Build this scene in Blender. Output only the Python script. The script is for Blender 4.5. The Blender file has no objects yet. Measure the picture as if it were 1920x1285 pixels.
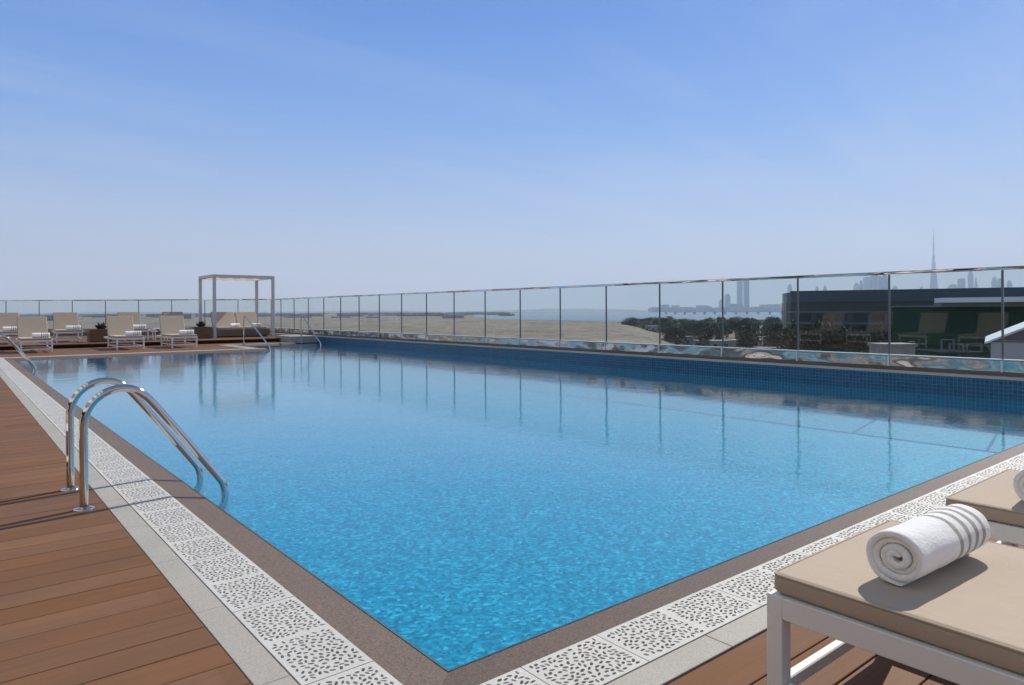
import bpy, math, random
from mathutils import Vector, Matrix, noise
from mathutils.geometry import delaunay_2d_cdt
random.seed(7)
R = math.radians
SC = bpy.context.scene
COL = SC.collection

# ------------------------------------------------------------------ camera
EYE = 1.10
YAW = R(39.1)
FW = Vector((math.sin(YAW), math.cos(YAW), 0)); RT = Vector((math.cos(YAW), -math.sin(YAW), 0)); UP = Vector((0, 0, 1))
ROLL = -R(0.26)
cd = bpy.data.cameras.new('camera'); cam = bpy.data.objects.new('camera', cd); COL.objects.link(cam)
r2 = RT * math.cos(ROLL) + UP * math.sin(ROLL); u2 = UP * math.cos(ROLL) - RT * math.sin(ROLL)
m = Matrix((r2, u2, -FW)).transposed().to_4x4(); m.translation = (0, 0, EYE)
cam.matrix_world = m
cd.sensor_width = 36; cd.lens = 1301 / 1920 * 36; cd.shift_y = -0.0310
cd.clip_start = 0.05; cd.clip_end = 60000
SC.camera = cam

# ------------------------------------------------------------------ world, sun, exposure
SUN_AZ = R(12); SUN_EL = R(42)          # azimuth measured from +X towards +Y
w = bpy.data.worlds.new('World'); SC.world = w; w.use_nodes = True
nt = w.node_tree; bg = nt.nodes['Background']
sky = nt.nodes.new('ShaderNodeTexSky'); sky.sky_type = 'NISHITA'; sky.sun_disc = False
sky.sun_elevation = SUN_EL; sky.sun_rotation = R(90) - SUN_AZ
sky.air_density = 1.0; sky.dust_density = 0.4; sky.ozone_density = 3.0; sky.altitude = 0
hs = nt.nodes.new('ShaderNodeHueSaturation'); hs.inputs['Saturation'].default_value = 1.30; hs.inputs['Hue'].default_value = 0.508
nt.links.new(sky.outputs[0], hs.inputs['Color'])
# thin cirrus streaks, laid on a flat layer high above
tcw = nt.nodes.new('ShaderNodeTexCoord'); sx = nt.nodes.new('ShaderNodeSeparateXYZ'); nt.links.new(tcw.outputs['Generated'], sx.inputs[0])
def wm(op, a, b_):
    o = nt.nodes.new('ShaderNodeMath'); o.operation = op
    for i, q in enumerate((a, b_)):
        if hasattr(q, 'links'): nt.links.new(q, o.inputs[i])
        else: o.inputs[i].default_value = q
    return o.outputs[0]
zz = wm('ADD', wm('MAXIMUM', sx.outputs[2], 0.0), 0.10)
cx_ = nt.nodes.new('ShaderNodeCombineXYZ'); nt.links.new(wm('DIVIDE', sx.outputs[0], zz), cx_.inputs[0]); nt.links.new(wm('DIVIDE', sx.outputs[1], zz), cx_.inputs[1])
mpw = nt.nodes.new('ShaderNodeMapping'); mpw.inputs['Rotation'].default_value = (0, 0, R(48)); mpw.inputs['Scale'].default_value = (0.35, 1.15, 1); nt.links.new(cx_.outputs[0], mpw.inputs[0])
nz = nt.nodes.new('ShaderNodeTexNoise'); nz.inputs['Scale'].default_value = 1.1; nz.inputs['Detail'].default_value = 7; nz.inputs['Roughness'].default_value = 0.58; nz.inputs['Distortion'].default_value = 0.5; nt.links.new(mpw.outputs[0], nz.inputs['Vector'])
cr = nt.nodes.new('ShaderNodeValToRGB'); cr.color_ramp.elements[0].position = 0.45; cr.color_ramp.elements[0].color = (0, 0, 0, 1); cr.color_ramp.elements[1].position = 0.78; cr.color_ramp.elements[1].color = (.28, .28, .28, 1); nt.links.new(nz.outputs[0], cr.inputs[0])
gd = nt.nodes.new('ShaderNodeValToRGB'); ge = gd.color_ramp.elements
G_ = [(0.0, (.58, .62, .72)), (0.05, (.52, .59, .76)), (0.14, (.33, .50, .84)), (0.25, (.125, .36, .86)), (0.39, (.04, .235, .76)), (0.55, (.085, .15, .27)), (1.0, (.085, .115, .16))]  # top stops, out of view, are greyed and dimmed to cut blue fill light
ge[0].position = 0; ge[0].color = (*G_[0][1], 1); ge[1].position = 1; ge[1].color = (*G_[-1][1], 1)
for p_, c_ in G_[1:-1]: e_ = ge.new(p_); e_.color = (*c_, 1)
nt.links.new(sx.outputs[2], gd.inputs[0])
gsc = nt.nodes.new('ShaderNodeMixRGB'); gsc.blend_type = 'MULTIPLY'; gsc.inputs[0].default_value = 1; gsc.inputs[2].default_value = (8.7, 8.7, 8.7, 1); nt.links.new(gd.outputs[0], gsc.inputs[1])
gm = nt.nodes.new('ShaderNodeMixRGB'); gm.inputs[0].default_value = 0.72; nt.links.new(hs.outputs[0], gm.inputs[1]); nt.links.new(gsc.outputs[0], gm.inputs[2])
mxw = nt.nodes.new('ShaderNodeMixRGB'); nt.links.new(cr.outputs[0], mxw.inputs[0]); nt.links.new(gm.outputs[0], mxw.inputs[1]); mxw.inputs[2].default_value = (6.2, 6.7, 7.4, 1)
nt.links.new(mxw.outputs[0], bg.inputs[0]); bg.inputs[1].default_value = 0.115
ld = bpy.data.lights.new('sun', 'SUN'); ld.energy = 4.9; ld.angle = R(0.5); ld.color = (1.0, 0.935, 0.84)
sun = bpy.data.objects.new('sun', ld); COL.objects.link(sun)
SD = Vector((math.cos(SUN_AZ) * math.cos(SUN_EL), math.sin(SUN_AZ) * math.cos(SUN_EL), math.sin(SUN_EL)))
sun.rotation_euler = SD.to_track_quat('Z', 'Y').to_euler(); sun.location = SD * 50
vs = SC.view_settings; vs.view_transform = 'Standard'; vs.look = 'None'; vs.exposure = 0.03; vs.gamma = 1.0; vs.use_curve_mapping = False
SC.render.engine = 'CYCLES'
SC.cycles.transparent_max_bounces = 24
SC.cycles.max_bounces = 8; SC.cycles.volume_bounces = 1
SC.cycles.caustics_reflective = False; SC.cycles.caustics_refractive = False

# ------------------------------------------------------------------ helpers
def W(t, d, z): return FW * d + RT * (t * d) + UP * z
def wx(px, d, z=0.0): return W((px - 960) / 1301, d, z)        # a bearing (in photo pixels across) and a distance
def Xat(px, Y):
    t = (px - 960) / 1301
    return Y * (FW.x + RT.x * t) / (FW.y + RT.y * t)

class MB:
    def __init__(s): s.v = []; s.f = []; s.sm = []
    def add(s, vs_, fs, smooth=False):
        o = len(s.v); s.v += [tuple(v) for v in vs_]
        s.f += [tuple(i + o for i in f) for f in fs]; s.sm += [smooth] * len(fs); return s
    def box(s, x0, x1, y0, y1, z0, z1, M=None, b=0.0):
        if b > 0: return s.bbox(x0, x1, y0, y1, z0, z1, b, M)
        vs_ = [Vector((x, y, z)) for z in (z0, z1) for y in (y0, y1) for x in (x0, x1)]
        if M: vs_ = [M @ v for v in vs_]
        return s.add(vs_, [(0, 2, 3, 1), (4, 5, 7, 6), (0, 1, 5, 4), (2, 6, 7, 3), (0, 4, 6, 2), (1, 3, 7, 5)])
    def bbox(s, x0, x1, y0, y1, z0, z1, b, M=None):
        # box with chamfered edges (24 vertices)
        xs, ys, zs = (x0, x1), (y0, y1), (z0, z1); idx = {}; V = []
        for i in (0, 1):
            for j in (0, 1):
                for k in (0, 1):
                    si, sj, sk = (1, -1)[i], (1, -1)[j], (1, -1)[k]
                    for a in range(3):
                        p = [xs[i] + si * b, ys[j] + sj * b, zs[k] + sk * b]
                        p[a] = (xs[i], ys[j], zs[k])[a]
                        idx[(i, j, k, a)] = len(V); V.append(Vector(p))
        F = []
        c = Vector(((x0 + x1) / 2, (y0 + y1) / 2, (z0 + z1) / 2))
        def q(*ks):
            f = [idx[k] for k in ks]
            n = (V[f[1]] - V[f[0]]).cross(V[f[2]] - V[f[1]]); mid = sum((V[t] for t in f), Vector()) / len(f)
            if n.dot(mid - c) < 0: f.reverse()
            F.append(tuple(f))
        for i in (0, 1):
            q((i, 0, 0, 0), (i, 1, 0, 0), (i, 1, 1, 0), (i, 0, 1, 0))
            q((0, i, 0, 1), (1, i, 0, 1), (1, i, 1, 1), (0, i, 1, 1))
            q((0, 0, i, 2), (1, 0, i, 2), (1, 1, i, 2), (0, 1, i, 2))
            for j in (0, 1):
                q((i, j, 0, 0), (i, j, 1, 0), (i, j, 1, 1), (i, j, 0, 1))
                q((i, 0, j, 0), (i, 1, j, 0), (i, 1, j, 2), (i, 0, j, 2))
                q((0, i, j, 1), (1, i, j, 1), (1, i, j, 2), (0, i, j, 2))
                for k in (0, 1): q((i, j, k, 0), (i, j, k, 1), (i, j, k, 2))
        if M: V = [M @ v for v in V]
        return s.add(V, F)
    def tube(s, pts, r, n=16, cap=True):
        pts = [Vector(p) for p in pts]; rings = []; nrm = None
        for i, p in enumerate(pts):
            a = pts[max(i - 1, 0)]; b_ = pts[min(i + 1, len(pts) - 1)]; d = (b_ - a).normalized()
            if nrm is None:
                nrm = d.orthogonal().normalized()
            else:
                nrm = (nrm - d * nrm.dot(d)).normalized()
            bn = d.cross(nrm); rr = r[i] if isinstance(r, (list, tuple)) else r
            rings.append([p + (nrm * math.cos(2 * math.pi * k / n) + bn * math.sin(2 * math.pi * k / n)) * rr for k in range(n)])
        V = [v for g in rings for v in g]; F = []
        for i in range(len(pts) - 1):
            for k in range(n):
                k2 = (k + 1) % n
                F.append((i * n + k, i * n + k2, (i + 1) * n + k2, (i + 1) * n + k))
        s.add(V, F, True)
        if cap:
            o = len(s.v) - len(V)
            s.f.append(tuple(o + k for k in reversed(range(n)))); s.sm.append(False)
            s.f.append(tuple(o + (len(pts) - 1) * n + k for k in range(n))); s.sm.append(False)
        return s
    def lathe(s, prof, c=(0, 0, 0), n=24):
        V = []; F = []
        for (r, z) in prof:
            for k in range(n): V.append((c[0] + r * math.cos(2 * math.pi * k / n), c[1] + r * math.sin(2 * math.pi * k / n), c[2] + z))
        for i in range(len(prof) - 1):
            for k in range(n):
                k2 = (k + 1) % n; F.append((i * n + k, i * n + k2, (i + 1) * n + k2, (i + 1) * n + k))
        return s.add(V, F, True)
    def prism(s, poly, z0, z1, M=None):
        n = len(poly); V = [Vector((p[0], p[1], z0)) for p in poly] + [Vector((p[0], p[1], z1)) for p in poly]
        if M: V = [M @ v for v in V]
        F = [tuple(reversed(range(n))), tuple(range(n, 2 * n))] + [(i, (i + 1) % n, (i + 1) % n + n, i + n) for i in range(n)]
        return s.add(V, F)
    def build(s, name, mat, parent=None, loc=None):
        me = bpy.data.meshes.new(name); me.from_pydata(s.v, [], s.f)
        me.polygons.foreach_set('use_smooth', s.sm); me.materials.append(mat); me.update()
        o = bpy.data.objects.new(name, me); COL.objects.link(o)
        if parent: o.parent = parent
        if loc: o.location = loc
        return o

def tag(o, label=None, cat=None, group=None, kind=None):
    if label: o['label'] = label
    if cat: o['category'] = cat
    if group: o['group'] = group
    if kind: o['kind'] = kind
    return o
def empty(name, loc=(0, 0, 0), rz=0.0):
    o = bpy.data.objects.new(name, None); COL.objects.link(o); o.location = loc; o.rotation_euler = (0, 0, rz)
    o.empty_display_size = 0.2; return o
def copy_tree(o, parent=None):
    c = o.copy(); COL.objects.link(c); c.parent = parent
    for ch in list(o.children): copy_tree(ch, c)
    return c

# ------------------------------------------------------------------ materials
def srgb(r, g, b):
    f = lambda c: (c / 255) / 12.92 if c / 255 <= 0.04045 else ((c / 255 + 0.055) / 1.055) ** 2.4
    return (f(r), f(g), f(b), 1)
def lin(r, g, b): return (r, g, b, 1)
class Mat:
    def __init__(s, name):
        s.m = bpy.data.materials.new(name); s.m.use_nodes = True; s.t = s.m.node_tree; s.p = s.t.nodes['Principled BSDF']
        s.out = s.t.nodes['Material Output']
    def n(s, typ, **k):
        o = s.t.nodes.new('ShaderNode' + typ)
        for a, v in k.items():
            if a.startswith('_'): o.inputs[a[1:].replace('_', ' ')].default_value = v
            else: setattr(o, a, v)
        return o
    def l(s, a, b): s.t.links.new(a, b)
    def coord(s, scale=(1, 1, 1), kind='Object'):
        c = s.n('TexCoord'); mp = s.n('Mapping'); mp.inputs['Scale'].default_value = scale
        s.l(c.outputs[kind], mp.inputs['Vector']); return mp.outputs[0]
    def noise(s, vec, scale, detail=4, rough=0.55, out='Fac'):
        o = s.n('TexNoise'); o.inputs['Scale'].default_value = scale; o.inputs['Detail'].default_value = detail; o.inputs['Roughness'].default_value = rough
        s.l(vec, o.inputs['Vector']); return o.outputs[out]
    def ramp(s, fac, stops):
        o = s.n('ValToRGB'); e = o.color_ramp.elements
        e[0].position = stops[0][0]; e[0].color = stops[0][1]; e[1].position = stops[1][0]; e[1].color = stops[1][1]
        for p, c in stops[2:]:
            k = e.new(p); k.color = c
        s.l(fac, o.inputs[0]); return o.outputs[0]
    def mix(s, fac, a, b, mode='MIX'):
        o = s.n('MixRGB', blend_type=mode)
        for i, x in enumerate((fac, a, b)):
            if hasattr(x, 'links'): s.l(x, o.inputs[i])
            elif i == 0: o.inputs[0].default_value = x
            else: o.inputs[i].default_value = x
        return o.outputs[0]
    def math(s, op, a, b=None, c=None):
        o = s.n('Math', operation=op)
        for i, x in enumerate((a, b, c)):
            if x is None: continue
            if hasattr(x, 'links'): s.l(x, o.inputs[i])
            else: o.inputs[i].default_value = x
        return o.outputs[0]
    def base(s, x):
        if hasattr(x, 'links'): s.l(x, s.p.inputs['Base Color'])
        else: s.p.inputs['Base Color'].default_value = x
        return s
    def rough(s, x):
        if hasattr(x, 'links'): s.l(x, s.p.inputs['Roughness'])
        else: s.p.inputs['Roughness'].default_value = x
        return s
    def spec(s, x): s.p.inputs['Specular IOR Level'].default_value = x; return s
    def metal(s, x=1.0): s.p.inputs['Metallic'].default_value = x; return s
    def bump(s, h, strength=0.3, dist=0.01, to=None):
        o = s.n('Bump'); o.inputs['Strength'].default_value = strength; o.inputs['Distance'].default_value = dist
        s.l(h, o.inputs['Height']); s.l(o.outputs[0], (to or s.p).inputs['Normal']); return s

def varied(name, c1, c2, scale=5, rough=0.6, bump=0.0, bscale=200, bdist=0.002, spec=0.4, aniso=(1, 1, 1)):
    M = Mat(name); v = M.coord(aniso); n = M.noise(v, scale, 5)
    M.base(M.ramp(n, [(0.3, c1), (0.7, c2)])).rough(rough).spec(spec)
    if bump: M.bump(M.noise(v, bscale, 3), bump, bdist)
    return M.m

MT = {}
# decking: a tone per board (boards 0.152 m wide running along X) plus grain
M = Mat('decking'); c = M.n('TexCoord'); sep = M.n('SeparateXYZ'); M.l(c.outputs['Object'], sep.inputs[0])
row = M.math('FLOOR', M.math('DIVIDE', M.math('SUBTRACT', sep.outputs[1], 1.252), 0.152))
wn = M.n('TexWhiteNoise', noise_dimensions='1D'); M.l(row, wn.inputs['W'])
seg = M.math('FLOOR', M.math('ADD', M.math('DIVIDE', sep.outputs[0], 3.6), M.math('MULTIPLY', wn.outputs[0], 7.0)))
wn2 = M.n('TexWhiteNoise', noise_dimensions='2D'); cmb = M.n('CombineXYZ'); M.l(row, cmb.inputs[0]); M.l(seg, cmb.inputs[1]); M.l(cmb.outputs[0], wn2.inputs['Vector'])
board = M.ramp(wn2.outputs[0], [(0.0, lin(.180, .092, .048)), (1.0, lin(.245, .132, .074)), (0.5, lin(.208, .108, .058)), (0.72, lin(.190, .104, .062))])
g = M.coord((1.2, 38, 38)); grain = M.noise(g, 2.2, 6, 0.65)
col = M.mix(0.4, board, M.ramp(grain, [(0.3, lin(.62, .6, .58)), (0.7, lin(1.1, 1.1, 1.1))]), 'MULTIPLY')
stain = M.noise(M.coord((0.7, 2.0, 1)), 1.3, 5, 0.6)
col = M.mix(0.75, col, M.ramp(stain, [(0.33, lin(.74, .77, .81)), (0.62, lin(1.06, 1.03, 1.0))]), 'MULTIPLY')
M.base(col).rough(M.ramp(stain, [(0.3, lin(.45, .45, .45)), (0.7, lin(.75, .75, .75))])).spec(0.10); M.bump(grain, 0.25, 0.002)
MT['deck'] = M.m
M = Mat('deck_void'); M.base(lin(.02, .015, .012)).rough(0.9); MT['void'] = M.m
# granite kerb, brown granite water edge, white grate
def speckle(name, a, b, cdark, s1=260, big=3.0):
    M = Mat(name); v = M.coord(); n1 = M.noise(v, s1, 2, 0.7); n2 = M.noise(v, big, 4); n3 = M.noise(v, s1 * 1.7, 1)
    col = M.ramp(n1, [(0.35, a), (0.62, b)])
    col = M.mix(M.math('GREATER_THAN', n3, 0.66), col, cdark)
    col = M.mix(0.5, col, M.ramp(n2, [(0.3, lin(.78, .77, .76)), (0.7, lin(1.08, 1.07, 1.06))]), 'MULTIPLY')
    M.base(col).rough(0.55).spec(0.4); M.bump(n1, 0.15, 0.001); return M.m
MT['kerb'] = speckle('pale_granite', lin(.32, .305, .275), lin(.47, .45, .405), lin(.25, .24, .225))
MT['edge'] = speckle('brown_granite', lin(.06, .046, .034), lin(.185, .135, .098), lin(.30, .13, .06), 130, 2.2)
MT['grate'] = speckle('white_resin', lin(.54, .535, .515), lin(.63, .625, .60), lin(.47, .46, .44), 160, 3.5)
MT['coping'] = speckle('stone_coping', lin(.42, .38, .33), lin(.56, .52, .46), lin(.30, .26, .22), 120, 1.5)
MT['lightcope'] = speckle('light_coping', lin(.60, .57, .52), lin(.70, .67, .62), lin(.5, .47, .42), 120, 1.5)
MT['ledge'] = speckle('ledge_stone', lin(.17, .12, .09), lin(.27, .2, .15), lin(.12, .08, .06), 120, 1.5)
# pool floor mosaic
M = Mat('pool_mosaic'); v = M.coord()
wob = M.n('TexNoise'); wob.inputs['Scale'].default_value = 9; wob.inputs['Detail'].default_value = 3; M.l(v, wob.inputs['Vector'])
vv = M.n('VectorMath', operation='MULTIPLY_ADD'); M.l(wob.outputs['Color'], vv.inputs[0]); vv.inputs[1].default_value = (0.06, 0.06, 0.06); M.l(v, vv.inputs[2])
vo = M.n('TexVoronoi'); vo.inputs['Scale'].default_value = 50; M.l(vv.outputs[0], vo.inputs['Vector'])
sepc = M.n('SeparateColor'); M.l(vo.outputs['Color'], sepc.inputs[0])
c1 = M.ramp(sepc.outputs[0], [(0.0, lin(.002, .135, .255)), (1.0, lin(.07, .50, .68)), (0.35, lin(.004, .215, .365)), (0.8, lin(.012, .325, .505))])
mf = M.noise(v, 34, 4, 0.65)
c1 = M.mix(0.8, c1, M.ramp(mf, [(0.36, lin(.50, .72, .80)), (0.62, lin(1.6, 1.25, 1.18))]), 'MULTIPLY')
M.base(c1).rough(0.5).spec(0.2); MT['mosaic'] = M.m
# parapet tile: dark blue squares with pale grout (4.8 cm), some tiles lighter
M = Mat('parapet_tiles'); tc = M.n('TexCoord'); sp = M.n('SeparateXYZ'); M.l(tc.outputs['Object'], sp.inputs[0])
cb = M.n('CombineXYZ'); M.l(M.math('ADD', sp.outputs[1], sp.outputs[0]), cb.inputs[0]); M.l(sp.outputs[2], cb.inputs[1])
br = M.n('TexBrick', offset=0.0); br.inputs['Scale'].default_value = 1; br.inputs['Brick Width'].default_value = .05; br.inputs['Row Height'].default_value = .05
br.inputs['Mortar Size'].default_value = .0026; br.inputs['Mortar Smooth'].default_value = 0.2; br.inputs['Bias'].default_value = 0.0
M.l(cb.outputs[0], br.inputs['Vector'])
tn = M.noise(M.coord((1, 1, 1)), 14, 3, 0.7)
br.inputs['Color1'].default_value = lin(.008, .095, .205); br.inputs['Color2'].default_value = lin(.02, .145, .285); br.inputs['Mortar'].default_value = lin(.22, .34, .42)
gr = M.mix(M.math('MULTIPLY', M.math('GREATER_THAN', tn, 0.5), 0.35), br.outputs['Color'], lin(.03, .15, .27))
M.base(gr).rough(0.22).spec(0.5); M.bump(M.math('SUBTRACT', 1.0, br.outputs['Fac']), 0.3, 0.002); MT['ptile'] = M.m
# polished steel
M = Mat('polished_steel'); M.base(lin(.64, .63, .615)).metal().rough(0.06); MT['steel'] = M.m
M = Mat('rail_steel'); M.base(lin(.74, .73, .71)).metal().rough(0.05); M.bump(M.noise(M.coord((.3, .3, 3)), 2.0, 2, 0.5), 1.0, 0.05); MT['rail'] = M.m
M = Mat('wavy_polished_steel'); M.base(lin(.62, .61, .59)).metal(0.8).rough(0.12)
M.bump(M.noise(M.coord((1, .6, 1.2)), 1.6, 2.0, 0.5), 0.9, 0.12); MT['wsteel'] = M.m
M = Mat('brushed_metal'); M.base(lin(.17, .19, .21)).metal(0.6).rough(0.3); MT['post'] = M.m
# clear glass for the railing
def glass(name, tint, ior=1.5):
    M = Mat(name); M.t.nodes.remove(M.p)
    geo = M.n('NewGeometry'); dt = M.n('VectorMath', operation='DOT_PRODUCT'); M.l(geo.outputs['Incoming'], dt.inputs[0]); M.l(geo.outputs['Normal'], dt.inputs[1])
    sch = M.math('ADD', 0.018, M.math('MULTIPLY', 0.38, M.math('POWER', M.math('SUBTRACT', 1.0, M.math('ABSOLUTE', dt.outputs['Value'])), 5.0))); tr = M.n('BsdfTransparent'); tr.inputs[0].default_value = tint
    gl = M.n('BsdfGlossy'); gl.inputs['Roughness'].default_value = 0.0; gl.inputs['Color'].default_value = lin(1, 1, 1)
    mx = M.n('MixShader'); M.l(sch, mx.inputs[0]); M.l(tr.outputs[0], mx.inputs[1]); M.l(gl.outputs[0], mx.inputs[2]); M.l(mx.outputs[0], M.out.inputs[0])
    return M.m
MT['glass'] = glass('railing_glass', lin(.90, .935, .93))
# water of the pool
M = Mat('pool_water'); M.t.nodes.remove(M.p)
v = M.coord(); n1 = M.noise(v, 3.0, 3, 0.5); n2 = M.noise(v, 17, 3, 0.55)
h = M.math('ADD', M.math('MULTIPLY', n1, 0.45), M.math('MULTIPLY', n2, 0.14))
bp = M.n('Bump'); bp.inputs['Strength'].default_value = 1.0; bp.inputs['Distance'].default_value = 0.006; M.l(h, bp.inputs['Height'])
geo = M.n('NewGeometry'); dt = M.n('VectorMath', operation='DOT_PRODUCT'); M.l(geo.outputs['Incoming'], dt.inputs[0]); M.l(bp.outputs[0], dt.inputs[1])
fr = M.n('Math', operation='ADD'); fr.inputs[0].default_value = 0.02; M.l(M.math('MULTIPLY', 0.93, M.math('POWER', M.math('SUBTRACT', 1.0, M.math('MINIMUM', M.math('ABSOLUTE', dt.outputs['Value']), 1.0)), 4.4)), fr.inputs[1])
tr = M.n('BsdfTransparent'); tr.inputs[0].default_value = lin(.72, .98, 1.0)
gl = M.n('BsdfGlossy'); gl.inputs['Roughness'].default_value = 0.0; gl.inputs['Color'].default_value = lin(1, 1, 1); M.l(bp.outputs[0], gl.inputs['Normal'])
df = M.n('BsdfDiffuse'); df.inputs[0].default_value = lin(.035, .47, .76); body = M.n('MixShader'); body.inputs[0].default_value = 0.10
M.l(tr.outputs[0], body.inputs[1]); M.l(df.outputs[0], body.inputs[2])
mx = M.n('MixShader'); M.l(fr.outputs[0], mx.inputs[0]); M.l(body.outputs[0], mx.inputs[1]); M.l(gl.outputs[0], mx.inputs[2]); M.l(mx.outputs[0], M.out.inputs[0])
MT['water'] = M.m
# loungers
M = Mat('white_powder_coat'); M.base(lin(.84, .84, .83)).rough(0.38).spec(0.5); M.bump(M.noise(M.coord(), 400, 2), 0.06, 0.001); MT['white'] = M.m
M = Mat('cushion_fabric'); v = M.coord(); wv = M.noise(M.coord((900, 900, 900)), 1.0, 2); sl = M.noise(v, 2.5, 4)
M.base(M.mix(0.5, lin(.48, .395, .31), M.ramp(sl, [(0.3, lin(.92, .91, .9)), (0.7, lin(1.05, 1.05, 1.05))]), 'MULTIPLY')).rough(0.85).spec(0.2)
M.p.inputs['Sheen Weight'].default_value = 0.15
hh = M.math('ADD', M.math('MULTIPLY', M.noise(v, 6, 3), 14.0), wv); M.bump(hh, 0.3, 0.0014); MT['fabric'] = M.m
M = Mat('terry_towel'); tc = M.n('TexCoord'); sp = M.n('SeparateXYZ'); M.l(tc.outputs['Object'], sp.inputs[0]); x = sp.outputs[0]
fz = M.noise(tc.outputs['Object'], 260, 3, 0.7)
xw = M.math('ADD', x, M.math('MULTIPLY', M.math('SUBTRACT', M.noise(tc.outputs['Object'], 18, 2), 0.5), 0.008))
tot = None; tan = None
for cx_ in (0.012, 0.062, 0.108, 0.150):
    d_ = M.math('ABSOLUTE', M.math('SUBTRACT', xw, cx_))
    a = M.math('LESS_THAN', d_, 0.0078); b = M.math('LESS_THAN', d_, 0.0105)
    tot = a if tot is None else M.math('MAXIMUM', tot, a); tan = b if tan is None else M.math('MAXIMUM', tan, b)
cc = M.mix(tan, lin(.95, .955, .965), lin(.62, .55, .46)); cc = M.mix(tot, cc, M.ramp(fz, [(0.4, lin(.30, .31, .30)), (0.65, lin(.46, .46, .44))]))
M.base(cc).rough(0.95).spec(0.1); M.p.inputs['Sheen Weight'].default_value = 0.35; M.bump(M.math('ADD', fz, M.math('MULTIPLY', M.noise(tc.outputs['Object'], 70, 3, .6), 1.6)), 0.6, 0.004); MT['towel'] = M.m
MT['wicker'] = varied('dark_wicker', lin(.13, .095, .07), lin(.20, .15, .115), 40, 0.7, 0.5, 120, 0.006)
MT['wood'] = varied('warm_wood', lin(.13, .075, .045), lin(.22, .13, .08), 3, 0.6, 0.2, 60, 0.003, aniso=(1, 14, 14))
MT['dark'] = varied('dark_bowl', lin(.012, .014, .013), lin(.03, .034, .03), 6, 0.35)
MT['leafpot'] = varied('succulent_leaf', lin(.02, .05, .03), lin(.05, .09, .05), 20, 0.5)
MT['cabana'] = varied('grey_blue_metal', lin(.60, .63, .65), lin(.66, .69, .71), 4, 0.4)
MT['canvas'] = varied('cream_canvas', lin(.62, .54, .43), lin(.70, .62, .50), 3, 0.8)
t_ = MT['canvas'].node_tree; tl_ = t_.nodes.new('ShaderNodeBsdfTranslucent'); tl_.inputs[0].default_value = (.75, .62, .45, 1); mm_ = t_.nodes.new('ShaderNodeMixShader'); mm_.inputs[0].default_value = .5
t_.links.new(t_.nodes['Principled BSDF'].outputs[0], mm_.inputs[1]); t_.links.new(tl_.outputs[0], mm_.inputs[2]); t_.links.new(mm_.outputs[0], t_.nodes['Material Output'].inputs[0])
# far world
MT['sandflat'] = None
M = Mat('desert_ground'); v = M.coord(); a = M.noise(v, 0.004, 6, 0.6); b = M.noise(v, 0.03, 6, 0.65)
cc = M.ramp(a, [(0.35, lin(.20, .165, .125)), (0.65, lin(.34, .285, .22))])
cc = M.mix(M.ramp(b, [(0.48, lin(0, 0, 0)), (0.62, lin(.8, .8, .8))]), cc, lin(.08, .078, .06)); M.base(cc).rough(0.95).spec(0.1); MT['ground'] = M.m
M = Mat('pale_sand'); v = M.coord(); a = M.noise(v, 0.02, 7, 0.6); b = M.noise(M.coord((1, 1, 3)), 0.13, 9, 0.78)
cc = M.ramp(a, [(0.3, lin(.235, .198, .160)), (0.7, lin(.37, .325, .27))])
cc = M.mix(M.ramp(b, [(0.47, lin(0, 0, 0)), (0.60, lin(.9, .9, .9))]), cc, lin(.17, .145, .115)); M.base(cc).rough(0.95).spec(0.1); M.bump(b, 0.6, 1.5); MT['sand'] = M.m
M = Mat('creek_water'); M.base(lin(.05, .12, .17)).rough(0.22).spec(0.5); M.bump(M.noise(M.coord(), 0.08, 4), 0.5, 1.0); MT['creek'] = M.m
def foliage(name, a, b):
    M = Mat(name); n = M.noise(M.coord(), 1.2, 4); M.base(M.ramp(n, [(0.3, a), (0.7, b)])).rough(0.7).spec(0.2); return M.m
MT['leaf1'] = foliage('dark_foliage', lin(.018, .030, .018), lin(.045, .062, .034)); MT['leaf2'] = foliage('olive_foliage', lin(.06, .07, .038), lin(.11, .105, .06))
MT['bark'] = varied('bark', lin(.08, .06, .045), lin(.14, .11, .08), 3, 0.9)
def facade(name, wall, win, sx, sz, fill=0.72, rough=0.3, metal=0.0):
    M = Mat(name); tc = M.n('TexCoord'); sp = M.n('SeparateXYZ'); M.l(tc.outputs['Object'], sp.inputs[0])
    cb = M.n('CombineXYZ'); M.l(M.math('ADD', sp.outputs[0], M.math('MULTIPLY', sp.outputs[1], 1.0)), cb.inputs[0]); M.l(sp.outputs[2], cb.inputs[1])
    br = M.n('TexBrick', offset=0.0); br.inputs['Scale'].default_value = 1; br.inputs['Brick Width'].default_value = sx; br.inputs['Row Height'].default_value = sz
    br.inputs['Mortar Size'].default_value = min(sx, sz) * (1 - fill) * 0.5; br.inputs['Mortar Smooth'].default_value = 0.0
    br.inputs['Color1'].default_value = win; br.inputs['Color2'].default_value = tuple(c * 1.5 for c in win[:3]) + (1,); br.inputs['Mortar'].default_value = wall
    M.l(cb.outputs[0], br.inputs['Vector']); M.base(br.outputs['Color']).rough(rough).spec(0.5).metal(metal); return M.m
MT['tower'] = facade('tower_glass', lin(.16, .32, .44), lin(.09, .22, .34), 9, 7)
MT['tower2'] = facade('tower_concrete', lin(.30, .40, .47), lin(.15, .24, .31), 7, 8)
MT['lowrise'] = facade('house_wall', lin(.36, .33, .29), lin(.07, .08, .09), 4, 3.4, 0.5)
MT['roofwhite'] = varied('white_roof_sheet', lin(.80, .82, .84), lin(.86, .88, .9), 0.2, 0.4)
MT['greybldg'] = varied('grey_render', lin(.42, .44, .46), lin(.50, .52, .54), 0.3, 0.6)
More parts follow.
